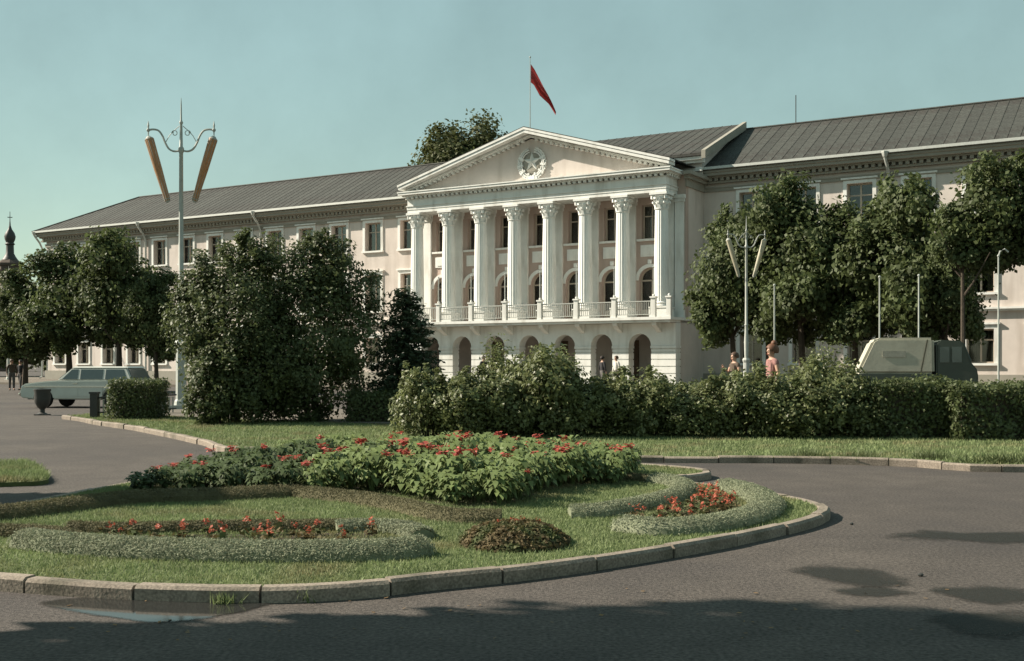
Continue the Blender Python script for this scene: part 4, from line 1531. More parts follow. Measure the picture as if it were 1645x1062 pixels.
rng = np.random.default_rng(77)
n = 70
U = rng.random(n) * 1500 + 60
Vv = 940 + rng.random(n) * 90
PP = np.array([gp(a, c, 0) for a, c in zip(U, Vv)])
kk = ~inside(PP, isl_s)
PP = PP[kk]
C3 = np.stack([PP[:, 0], PP[:, 1], np.full(len(PP), .008)], 1)
lv = leaf_quads(rng, C3, np.tile([0, 0, 5.0], (len(PP), 1)), .032, .6)
lv[:, 2] = np.maximum(lv[:, 2], .003)
tag(link('fallen_leaves', raw_mesh('fallen_leaves', lv, 4, mat('dry_leaf', (.16, .10, .045), .8, .5, 9, coords='World'))), 'dry fallen leaves scattered on the asphalt', 'leaves', kind='stuff')
for i, (u, v, r, lab) in enumerate(((1479, 926, .018, 'small dark stone lying on the asphalt at right'), (1368, 843, .016, 'small dark stone on the asphalt by the island tip'))):
    x, y = gp(u, v, 0)
    st_ = MB().ball((0, 0, r * .6), r, 7, 5, 1.2, .9, .7).build('stone', M_IRON, None, True)
    st_.location = (x, y, 0)
    tag(st_, lab, 'stone')

# ------------------------------------------------------------------ flower beds on the island
# broad-leaved red-flowered plants
def plant_meshes(seed):
    rng = np.random.default_rng(seed)
    h = 0.40
    V = []
    for k in range(135):
        a = rng.random() * 6.283
        z = h * (0.25 + 0.75 * rng.random())
        r = 0.05 + 0.15 * rng.random()
        d = np.array([math.cos(a), math.sin(a), 0.0])
        s = np.array([-d[1], d[0], 0.0])
        L, W = 0.028 + 0.046 * rng.random(), 0.014 + 0.014 * rng.random()
        tilt = rng.uniform(-0.5, 0.5)
        base = d * r * 0.5 + np.array([0, 0, z])
        mid = base + d * L * 0.55 + np.array([0, 0, 0.03 + tilt * 0.04])
        tip = base + d * L + np.array([0, 0, tilt * 0.09 - 0.03])
        V += [base, mid + s * W, tip, mid - s * W]
    f = raw_mesh('foliage', np.array(V), 4, M_BROAD)
    b = MB()
    for k in range(5):
        a = k * 1.256
        b.tube([(0, 0, -.03), (.06 * math.cos(a), .06 * math.sin(a), h * .8)], [.008, .004], 4)
    return f, b.mesh('stem', M_BROAD)
def flower_mesh(seed, m, r=0.055, n=46):
    rng = np.random.default_rng(seed)
    C = rng.normal(size=(n, 3)) * np.array([r * .55, r * .55, r * .6])
    return raw_mesh('flower', leaf_quads(rng, C, np.tile([0, 0, 1.0], (n, 1)), r * .9, .75), 4, m)
PLM = [plant_meshes(700 + i) for i in range(5)]
DPM = []  # copies of the pale plants, coloured darker to stand for shade
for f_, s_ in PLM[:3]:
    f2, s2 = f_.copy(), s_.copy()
    f2.materials[0] = M_SHADEDB
    s2.materials[0] = M_SHADEDB
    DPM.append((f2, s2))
FLM = [flower_mesh(720 + i, M_RED, .028 + .006 * i, 32) for i in range(3)]
bed = [gp(222, 788, .1), gp(330, 792, .1), gp(480, 792, .1), gp(610, 788, .1), gp(680, 800, .1), gp(735, 810, .1), gp(810, 808, .1), gp(850, 795, .1), gp(910, 778, .1), gp(990, 776, .1),
       (1.55, 13.9), (1.0, 14.9), (-0.6, 15.4), (-2.4, 15.2), (-3.6, 13.9), (-4.15, 12.6)]
sheet('planting_soil', smooth_closed(bed, 4), 0.083, M_SOIL)
rng = np.random.default_rng(9)
pts = []
cand = sample_poly(rng, bed, 6000)
for p in cand:
    if len(pts) >= 205:
        break
    if all((p[0] - q[0]) ** 2 + (p[1] - q[1]) ** 2 > 0.235 ** 2 for q in pts):
        pts.append(p)
for i, p in enumerate(pts):
    fl = rng.random() < 0.38
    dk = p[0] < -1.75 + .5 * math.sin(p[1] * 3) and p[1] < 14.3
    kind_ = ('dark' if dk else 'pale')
    t = thing('bedding_plant', (p[0], p[1], 0.083), rng.random() * 6.28,
              (kind_ + ' green plant with red flowers at the ' + ('left end' if dk else 'middle and right') + ' of the big bed') if fl else
              (kind_ + ' green plant without flowers at the ' + ('left end' if dk else 'middle and right') + ' of the big bed'), 'plant',
              kind_ + (' green flowering plants of the big bed' if fl else ' green flowerless plants of the big bed'))
    q = 1 - min(1.0, ((p[0] + 0.9) / 3.1) ** 2 * 0.75 + ((p[1] - 13.6) / 3.2) ** 2 * 0.35)
    s = (0.80 + 0.42 * q) * (0.88 + 0.28 * rng.random())
    t.scale = (s * 1.25, s * 1.25, s * (0.44 + 0.36 * q) * (0.85 + 0.3 * rng.random()))
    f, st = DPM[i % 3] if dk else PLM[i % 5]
    link('foliage', f, t)
    link('stem', st, t)
    if fl:
        for q in range(1 + int(rng.random() < .4)):
            o = link('flower', FLM[i % 3], t)
            o.location = (rng.normal() * .06, rng.normal() * .06, .40 + .06 * rng.random())

# silver-green edging bands: low swept mounds of fine foliage
def band(pix, wd, h, n, seed, m, label, zref=0.1, bl=0.045, name='edging_plants', bw=0.010):
    path = smooth_open([gp(u, v, zref) for u, v in pix], 6)
    p = resample(path, 0.05)
    tg = np.gradient(p, axis=0)
    tg /= np.linalg.norm(tg, axis=1)[:, None]
    nr = np.stack([-tg[:, 1], tg[:, 0]], 1)
    # core mound
    b = MB()
    rows = []
    prof = [(-.5, 0), (-.42, .55), (-.2, .84), (0, .9), (.2, .84), (.42, .55), (.5, 0)]
    for i in range(len(p)):
        rows.append([(*(p[i] + nr[i] * q * wd * .86), 0.074 + r * h * .86) for q, r in prof])
    vs = [x for r in rows for x in r]
    fs = [(i * 7 + j, i * 7 + j + 1, (i + 1) * 7 + j + 1, (i + 1) * 7 + j) for i in range(len(p) - 1) for j in range(6)]
    fs += [tuple(range(7)), tuple(range((len(p) - 1) * 7, len(p) * 7))]
    b.add(vs, fs)
    me = b.mesh('mound', m)
    rng = np.random.default_rng(seed)
    n = int(n * 1.9)
    k = rng.integers(0, len(p) - 1, n)
    f = rng.random(n)
    q = rng.random(n) - .5
    pos = p[k] + (p[k + 1] - p[k]) * f[:, None] + nr[k] * (q * wd)[:, None]
    z = 0.074 + h * np.sqrt(np.clip(1 - (2 * q) ** 2, 0, 1)) * (.80 + .12 * rng.random(n))
    sh = np.stack([nr[k] * (q * 1.6)[:, None]], 0)[0]
    Cc = np.stack([pos[:, 0], pos[:, 1], z + .008], 1) + rng.normal(size=(n, 3)) * .006
    Nn_ = np.stack([sh[:, 0], sh[:, 1], np.full(n, .8)], 1)
    V = leaf_quads(rng, Cc, Nn_, bl * .44, .34)
    o = tag(link(name, raw_mesh(name, V, 4, m)), label, 'edging plants', kind='stuff')
    link('mound', me, o)
    return o
band([(40, 872), (110, 880), (230, 888), (360, 892), (480, 893), (580, 892), (640, 889), (678, 884)], .34, .14, 15000, 1, M_EDGE, 'silver green front edging of the left scroll shaped flower bed')
band([(678, 862), (650, 852), (600, 848), (540, 850)], .26, .10, 5000, 2, M_EDGE, 'silver green curled end of the left scroll shaped bed')
band([(110, 850), (190, 852), (290, 850), (400, 848), (520, 847), (600, 846)], .18, .09, 7000, 3, M_EDGEG, 'dull green rear edging of the left scroll shaped flower bed')
band([(470, 793), (520, 798), (590, 806), (650, 817), (700, 829), (750, 834), (805, 835)], .26, .12, 8000, 4, M_EDGEG, 'dull brown green edging curving before the big flowering bed')
band([(-60, 835), (30, 826), (110, 816), (190, 806), (250, 802), (330, 800), (400, 797), (470, 793)], .34, .13, 11000, 5, M_EDGEG, 'dark edging band sweeping to the left end of the big bed')
band([(-90, 860), (20, 857), (90, 862), (130, 872)], .22, .10, 5000, 9, M_EDGEG, 'short edging band at the left frame edge on the island')
# right crescent
band([(1000, 846), (1050, 852), (1110, 850), (1170, 841), (1215, 828), (1232, 814), (1222, 801), (1196, 790), (1165, 783)], .36, .13, 13000, 6, M_EDGE, 'silver green outer edging of the right crescent bed')
band([(915, 826), (960, 825), (1000, 818), (1050, 808), (1085, 798), (1100, 786), (1085, 777), (1050, 772)], .30, .12, 10000, 7, M_EDGE, 'silver green inner edging of the right crescent bed')
band([(850, 781), (900, 774), (960, 770), (1010, 769), (1050, 772)], .24, .09, 6000, 8, M_EDGEG, 'dark low edging behind the right crescent bed')

# soil of the narrow beds, with small red flowers one by one
b1 = [gp(u, v, .1) for u, v in ((110, 858), (200, 857), (330, 855), (460, 854), (580, 853), (600, 860), (560, 872), (440, 876), (320, 875), (200, 871), (120, 867))]
sheet('planting_soil', smooth_closed(b1, 4), 0.083, M_SOIL)
b3 = [gp(u, v, .1) for u, v in ((1000, 836), (1060, 822), (1110, 806), (1125, 793), (1160, 792), (1185, 803), (1180, 818), (1130, 832), (1060, 842))]
sheet('planting_soil', smooth_closed(b3, 4), 0.083, M_SOIL)
def small_plant(seed, fm):
    rng = np.random.default_rng(seed)
    C = rng.normal(size=(22, 3)) * np.array([.035, .035, .02]) + np.array([0, 0, .04])
    return raw_mesh('foliage', leaf_quads(rng, C, np.tile([0, 0, 1.0], (22, 1)), .045, .7), 4, M_RUSSET)
SPL = [small_plant(i, None) for i in range(3)]
SFL = [flower_mesh(740 + i, M_ORNG, .023 + .003 * i, 16) for i in range(3)]
def small_bed(poly, n, dmin, label, group, seed):
    rng = np.random.default_rng(seed)
    pts = []
    for p in sample_poly(rng, poly, 4000):
        if len(pts) >= n:
            break
        if all((p[0] - q[0]) ** 2 + (p[1] - q[1]) ** 2 > dmin ** 2 for q in pts):
            pts.append(p)
    for i, p in enumerate(pts):
        t = thing('begonia', (p[0], p[1], .083), rng.random() * 6.28, label, 'flower', group)
        s = .8 + .5 * rng.random()
        t.scale = (s, s, s)
        link('foliage', SPL[i % 3], t)
        o = link('flower', SFL[i % 3], t)
        o.location = (rng.normal() * .015, rng.normal() * .015, .085 + .03 * rng.random())
small_bed(b1, 20, .15, 'small red flower in the dark soil of the left scroll shaped bed', 'red flowers of the left scroll bed', 5)
small_bed(b3, 34, .11, 'small orange red flower in the right crescent bed', 'red flowers of the right crescent bed', 6)

# round russet mound with orange flowers on top
cx, cy = gp(826, 868, .1)
rd = thing('round_bed', (cx, cy, .076), 0, 'round low mound of russet bedding plants on the island lawn', 'flower bed')
rng = np.random.default_rng(33)
a = rng.random(9000) * 6.283
r = np.sqrt(rng.random(9000))
RX, RYy, HH = .43, .47, .125
C = np.stack([r * np.cos(a) * RX, r * np.sin(a) * RYy, HH * (1 - r ** 3.0) + .012 * rng.normal(size=9000) + .02], 1)
Nn = np.stack([np.cos(a) * r ** 3, np.sin(a) * r ** 3, np.full(9000, .8)], 1)
link('foliage', raw_mesh('foliage', leaf_quads(rng, C, Nn, .030, .7), 4, M_RUSSET), rd)
b = MB()
b.lathe([(.42, 0), (.385, .03), (.33, .06), (.23, .09), (.02, .11)], 24, sy=1.08)
b.build('mound', M_SOIL, rd)
for i in range(9):
    a_, r_ = rng.random() * 6.283, .20 * math.sqrt(rng.random())
    o = link('flower', SFL[i % 3], rd)
    o.location = (.03 + r_ * math.cos(a_), .16 + r_ * math.sin(a_) * .8, .145 + .02 * rng.random())
    o.scale = (.8, .8, .8)

# ------------------------------------------------------------------ street lamps
def lamp(loc, rz, label, glass, paint, sc_=1.0):
    t = thing('street_lamp', loc, rz, label, 'street lamp', 'street lamps with hanging tubes')
    t.scale = (sc_, sc_, sc_)
    b = MB()
    b.box(-.26, .26, -.26, .26, -.05, .18)
    b.lathe([(.22, .18), (.20, .30), (.165, .36), (.155, 1.95), (.19, 2.02), (.21, 2.10), (.15, 2.2)], 8, rot=math.pi / 8)
    b.build('pedestal', paint, t)
    b = MB()
    b.lathe([(.10, 2.19), (.115, 2.6), (.125, 3.1), (.09, 3.6), (.085, 3.9), (.11, 3.95), (.08, 4.02), (.07, 6.0), (.062, 8.0), (.09, 8.05), (.09, 8.16), (.055, 8.2), (.04, 8.9), (.065, 8.95), (.03, 9.02), (.02, 9.5), (.006, 9.72)], 10)
    b.build('pole', paint, t, True)
    for s in (-1, 1):
        b = MB()
        path = [(0.05 * s, 0, 8.08), (.22 * s, 0, 8.06), (.38 * s, 0, 8.14), (.50 * s, 0, 8.34), (.58 * s, 0, 8.54), (.70 * s, 0, 8.70), (.86 * s, 0, 8.74), (1.02 * s, 0, 8.72)]
        b.tube(smooth_open(path, 4), .032, 6)
        b.tube([(1.02 * s, 0, 8.45), (1.02 * s, 0, 8.88)], [.012, .03], 6)
        b.ball((1.02 * s, 0, 8.72), .06, 8, 5)
        b.tube([(1.02 * s, 0, 8.85), (1.02 * s, 0, 9.0)], [.035, .006], 6)
        b.build('arm', paint, t, True)
        b = MB()
        sc = [(.14 + .10 * math.cos(q) * (1 - q / 14), 8.62 + .10 * math.sin(q) * (1 - q / 14)) for q in [k * .7 for k in range(11)]]
        b.tube([(s * (x + .06), 0, z) for x, z in sc], .014, 5)
        b.tube([(s * .48, 0, 8.34), (s * .36, 0, 8.55), (s * .22, 0, 8.70), (s * .06, 0, 8.84)], .013, 5)
        b.build('scroll', paint, t, True)
        b = MB()
        ta, tb = Vector((s * 1.00, 0, 8.46)), Vector((s * .42, 0, 6.52))
        d = (tb - ta).normalized()
        b.tube([ta, ta + d * .05, ta + d * 1.0, tb], [.125, .14, .125, .085], 14)
        o = b.build('lantern', glass, t, True)
        c = MB()
        c.tube([ta - d * .07, ta + d * .03], [.05, .145], 14)
        c.tube([tb - d * .06, tb + d * .05], [.095, .05], 12)
        for k in range(8):
            q = k * math.pi / 4
            e1 = Vector((0, 1, 0))
            e2 = d.cross(e1)
            off0, off1 = (e1 * math.cos(q) + e2 * math.sin(q)) * .142, (e1 * math.cos(q) + e2 * math.sin(q)) * .089
            c.tube([ta + d * .05 + off0, tb + off1], .007, 4)
        c.build('fitting', paint, o)
    return t
lx, ly = at(291, 34.8)
lamp((lx, ly, 0.0), 0.0, 'tallest nearest lamp post with two amber slanting tubes by the big bush', M_AMBER, M_POLE)
lx, ly = at(1199, 46)
lamp((lx, ly, 0.0), 0.15, 'pale lamp post with two cream tubes before the right lindens', M_CREAMG, M_POLEL, .775)
lx, ly = at(14, 94)
lamp((lx, ly, 0.0), 0.9, 'distant lamp post at the left edge below the church tower', M_CREAMG, M_POLEL)

# slim steel posts among the right trees
for i, (u, Y, z1, lab) in enumerate(((1244, 38, 4.1, 'slim steel post above the head of the pink dressed woman'),
                                     (1413, 37, 4.3, 'slim steel post behind the left part of the truck'),
                                     (1476, 37, 4.35, 'slim steel post behind the right part of the truck cover'),
                                     (1604, 36, 4.9, 'slim steel post with a hooked head at the right edge'))):
    x, y = at(u, Y)
    t = thing('steel_post', (x, y, 0.0), 0, lab, 'post', 'slim steel posts before the right wing')
    b = MB()
    b.tube([(0, 0, -.05), (0, 0, z1)], [.036, .024], 7)
    if i == 3:
        b.tube([(0, 0, z1), (.05, 0, z1 + .18), (.2, 0, z1 + .25), (.32, 0, z1 + .15)], .025, 6)
    b.build('shaft', M_POLE, t, True)
    MB().ball((0, 0, z1 + .03), .045, 8, 5).build('cap', M_POLE, t)
    MB().lathe([(.09, 0), (.09, .1), (.05, .14)], 8).build('foot', M_POLE, t)

# ------------------------------------------------------------------ street furniture on the left
ux, uy = gp(68, 667)
t = thing('litter_urn', (ux, uy, 0), 0, 'dark cast urn shaped litter bin standing on the asphalt', 'litter bin')
b = MB()
b.lathe([(.14, 0), (.14, .04), (.07, .08), (.07, .17), (.14, .24), (.20, .34), (.225, .50), (.215, .66), (.235, .70), (.235, .74), (.20, .75), (.19, .60)], 16, cap=False)
b.build('bowl', M_IRON, t, True)
b = MB()
b.box(-.17, .17, -.17, .17, -.02, .03)
b.lathe([(.19, .60), (.02, .61)], 16)
b.build('foot', M_IRON, t)
px, py = gp(152, 676)
fe = thing('lawn_fence', (px, py, .07), 0, 'low iron lawn fence with dark end post beside the clipped box', 'fence')
b = MB()
b.box(-.09, .09, -.09, .09, -.05, .62).box(-.11, .11, -.11, .11, .622, .67)
b.build('post', M_IRON, fe)
ex, ey = gp(283, 668)
v = Vector((ex - px, ey - py, 0))
b = MB()
b.tube([(.1, 0, .52), (v.x, v.y, .52)], .025, 6)
b.tube([(.1, 0, .14), (v.x, v.y, .14)], .02, 6)
b.build('rail', M_IRON, fe)
pk = MB().box(-.018, .018, -.012, .012, .02, .44).box(-.03, .03, -.014, .014, .445, .47).mesh('picket', M_POLEL)
N = 20
for k in range(N):
    q = (k + 1) / (N + 1)
    link('picket', pk, fe, (v.x * q, v.y * q + .03, 0))

# ------------------------------------------------------------------ vehicles
M_CAR = mat('pale_blue_paint', (0.47, 0.485, 0.44), 0.42, 0.08, 3, spec=0.35)
M_CHROME = mat('chrome', (0.6, 0.6, 0.58), 0.18, 0.05, 5, metal=1.0)
M_CGLASS = mat('car_glass', (0.05, 0.07, 0.068), 0.08, 0.1, 2, spec=0.6)
M_TYRE = mat('tyre_rubber', (0.025, 0.025, 0.024), 0.9, 0.1, 20)
def wheel(parent, x, y, r, wd, side):
    b = MB()
    prof = [(r * .6, -wd / 2), (r * .93, -wd / 2), (r, -wd * .35), (r, wd * .35), (r * .93, wd / 2), (r * .6, wd / 2)]
    t_ = MB()
    for (px, py, pz) in MB().lathe(prof, 20).v:
        t_.v.append((px, pz, py))
    t_.f = MB().lathe(prof, 20).f
    o = t_.build('wheel', M_TYRE, parent, True)
    o.location = (x, y, r)
    h = MB().lathe([(r * .62, 0), (r * .55, .03), (r * .3, .05), (.01, .055)], 16)
    q = MB()
    for (px, py, pz) in h.v:
        q.v.append((px, side * (wd / 2 - .01 + pz), py))
    q.f = h.f
    q.build('rim', M_CHROME, o, True)

cxp, cyp = at(143, 37.6)
car = thing('parked_car', (cxp, cyp, 0), math.radians(180 - 9), 'pale blue grey estate car parked on the left road', 'car')
car.scale = (.94, .94, .98)
# local: +x forward, length 4.3
def notch(cx_, r, z):
    return [(cx_ - r * math.cos(a), z + r * math.sin(a)) for a in [math.pi * k / 6 for k in range(7)]]
poly = [(-2.15, .34)] + notch(-1.28, .36, .30)[0:] + notch(1.28, .36, .30) + [(2.14, .34), (2.20, .52), (2.12, .74), (1.98, .82), (1.2, .90), (.72, .93), (-1.9, .95), (-2.12, .86), (-2.18, .6)]
b = MB()
b.prism_y(poly, -.80, .80)
b.build('body', M_CAR, car, False, .035)
b = MB()
b.box(-2.0, 2.0, -.6, .6, .28, .5)
b.build('underbody', M_TYRE, car)
def loft(b, lo, hi, wl, wh, zl, zh):
    vs = [(lo[0], -wl, zl), (lo[1], -wl, zl), (lo[1], wl, zl), (lo[0], wl, zl), (hi[0], -wh, zh), (hi[1], -wh, zh), (hi[1], wh, zh), (hi[0], wh, zh)]
    b.add(vs, [(0, 3, 2, 1), (4, 5, 6, 7), (0, 1, 5, 4), (1, 2, 6, 5), (2, 3, 7, 6), (3, 0, 4, 7)])
b = MB()
loft(b, (-2.02, .78), (-1.78, .28), .74, .64, .942, 1.34)
b.build('cabin', M_CAR, car, False, .03)
b = MB()
loft(b, (-1.84, .30), (-1.74, .22), .66, .60, 1.342, 1.40)
b.build('roof', M_CAR, car, False, .025)
def side_pt(x, z, s):
    wl = .74 + (.64 - .74) * (z - .942) / .398
    return (x, s * (wl + .008), z)
for s in (-1, 1):
    for (xa, xb, ya, yb) in ((.02, .60, .02, .26), (-.92, -.08, -.92, -.08), (-1.84, -1.02, -1.68, -1.02)):
        b = MB()
        q = [(xa, .975), (xb, .975), (yb, 1.30), (ya, 1.30)]
        vs = [side_pt(x, z, s) for x, z in q] + [(p[0], p[1] - s * .02, p[2]) for p in [side_pt(x, z, s) for x, z in q]]
        b.add(vs, [(0, 1, 2, 3), (7, 6, 5, 4), (0, 4, 5, 1), (1, 5, 6, 2), (2, 6, 7, 3), (3, 7, 4, 0)])
        b.build('side_window', M_CGLASS, car)
    b = MB()
    b.box(-2.0, 2.0, s * .812 - .008, s * .812 + .008, .70, .73)
    b.build('trim_strip', M_CHROME, car)
    b = MB()
    b.lathe([(.10, 0), (.10, .05), (.06, .075)], 12)
    q = MB()
    for (px_, py_, pz_) in b.v:
        q.v.append((2.15 + pz_, s * .58 + px_, .66 + py_))
    q.f = b.f
    q.build('headlight', M_CHROME, car, True)
    for xw in (-1.28, 1.28):
        wheel(car, xw, s * .72, .31, .17, s)
    for xa, xb in ((-.96, -.06), (-.04, .78)):
        ya, yb = sorted((s * .802, s * .812))
        MB().box(xa, xb, ya, yb, .40, .695).build('door', M_CAR, car)
    ya, yb = sorted((s * .802, s * .814))
    MB().box(-2.14, -2.04, ya, yb, .62, .82).build('tail_light', M_RED, car)
    b = MB().obox((.05, s * .83, .84), (.08, 0, 0), (0, .015, 0), (0, 0, .012))
    b.build('door_handle', M_CHROME, car)
def slab(b, p, off):
    p = [Vector(q) for q in p]
    n = (p[1] - p[0]).cross(p[3] - p[0]).normalized() * off
    vs = [q + n * .4 for q in p] + [q + n for q in p]
    b.add(vs, [(0, 1, 2, 3), (7, 6, 5, 4), (0, 4, 5, 1), (1, 5, 6, 2), (2, 6, 7, 3), (3, 7, 4, 0)])
b = MB()
slab(b, [(.74, -.68, .975), (.74, .68, .975), (.33, .58, 1.31), (.33, -.58, 1.31)], .02)
b.build('windscreen', M_CGLASS, car)
b = MB()
slab(b, [(-1.99, .66, .99), (-1.99, -.66, .99), (-1.81, -.58, 1.31), (-1.81, .58, 1.31)], .02)
b.build('rear_window', M_CGLASS, car)
for xx in (2.24, -2.22):
    b = MB()
    b.tube([(xx - .1 * (1 if xx > 0 else -1), -.80, .46), (xx, -.70, .46), (xx, .70, .46), (xx - .1 * (1 if xx > 0 else -1), .80, .46)], .055, 8)
    b.build('bumper', M_CHROME, car, True)

# small truck with a canvas cover
M_CANVAS = mat('canvas', (0.37, 0.355, 0.285), 0.95, 0.10, 4, 0.12, 14, stain=(0.28, 0.268, 0.215), stain_scale=1.6, stain_lo=.55, stain_hi=.75)
M_TRUCK = mat('truck_paint', (0.050, 0.060, 0.048), 0.45, 0.1, 4)
kx, ky = at(1440, 35.5)
trk = thing('canvas_truck', (kx, ky, 0.0), math.radians(-13), 'small dark truck with pale canvas cover over its load bed', 'truck')
b = MB()
# canvas: raked tail at the left, ridged top
for (sy, ) in ((0,),):
    prof = [(-1.28, 1.14), (-.80, 2.18), (-.66, 2.27), (1.02, 2.27), (1.04, 1.14)]
    b.prism_y(prof, -.85, .85)
b.build('canvas_cover', M_CANVAS, trk, True, .16)
b = MB()
for (xa, xb) in ((.66, .86), (-1.02, -1.02 + 0.48)):
    pass
slab(b, [(.60, -.86, 1.16), (.64, -.86, 1.16), (.84, -.86, 2.2), (.80, -.86, 2.2)], .02)
b.build('seam_strap', mat('strap', (0.10, 0.095, 0.07), .9), trk)
b = MB()
b.obox((-.15, -.862, 1.76), (.34, 0, 0), (0, .008, 0), (0, 0, .10))
b.build('patch', mat('faded_patch', (0.27, 0.265, 0.22), .95, .25, 9), trk)
b = MB()
b.box(-1.30, 1.06, -.86, .86, .88, 1.135)
b.box(-1.30, 1.06, -.88, -.862, .90, 1.08)
b.build('load_bed', M_TRUCK, trk)
b = MB()
b.box(-1.1, 2.0, -.35, .35, .50, .875)
b.build('chassis', M_TYRE, trk)
b = MB()
b.prism_y([(1.08, .55), (1.08, 2.10), (1.2, 2.20), (1.86, 2.16), (2.10, 1.50), (2.26, 1.30), (2.30, 1.1), (2.30, .55), (2.22, .5), (2.1, .8), (1.7, .8), (1.58, .5)], -.80, .80)
b.build('cab', M_TRUCK, trk, True, .09)
for s in (-1, 1):
    for (xa, xb, za, zb) in ((1.18, 1.46, 1.50, 1.98), (1.54, 1.82, 1.50, 1.98)):
        b = MB().box(xa, xb, s * .81 - .012, s * .81 + .012, za, zb)
        b.build('side_window', M_CGLASS, trk)
    for xw in (-.75, 1.9):
        wheel(trk, xw, s * .68, .38, .22, s)
b = MB()
slab(b, [(2.095, -.66, 1.54), (2.095, .66, 1.54), (1.905, .62, 2.06), (1.905, -.62, 2.06)], .03)
b.build('windscreen', M_CGLASS, trk)

# ------------------------------------------------------------------ people
def skin_mesh(name, nodes, edges, m, sub=2):
    """nodes: name -> (co, (rx, ry)); the first node is the root"""
    names = list(nodes)
    me = bpy.data.meshes.new(name)
    me.from_pydata([nodes[k][0] for k in names], [(names.index(a), names.index(c)) for a, c in edges], [])
    o = bpy.data.objects.new(name, me)
    COL.objects.link(o)
    o.modifiers.new('s', 'SKIN')
    sk = me.skin_vertices[0].data
    for i, k in enumerate(names):
        sk[i].radius = nodes[k][1]
        sk[i].use_root = (i == 0)
    md = o.modifiers.new('d', 'SUBSURF')
    md.levels = sub
    md.render_levels = sub
    dg = bpy.context.evaluated_depsgraph_get()
    dg.update()
    r = bpy.data.meshes.new_from_object(o.evaluated_get(dg))
    bpy.data.objects.remove(o)
    r.materials.clear()
    r.materials.append(m)
    for p in r.polygons:
        p.use_smooth = True
    r.name = name
    return r

def join_raw(me, mb):
    """add an MB's faces to a mesh"""
    bm = bmesh.new()
    bm.from_mesh(me)
    vs = [bm.verts.new(v) for v in mb.v]
    for f in mb.f:
        try:
            bm.faces.new([vs[i] for i in f]).smooth = True
        except ValueError:
            pass
    bm.to_mesh(me)
    bm.free()

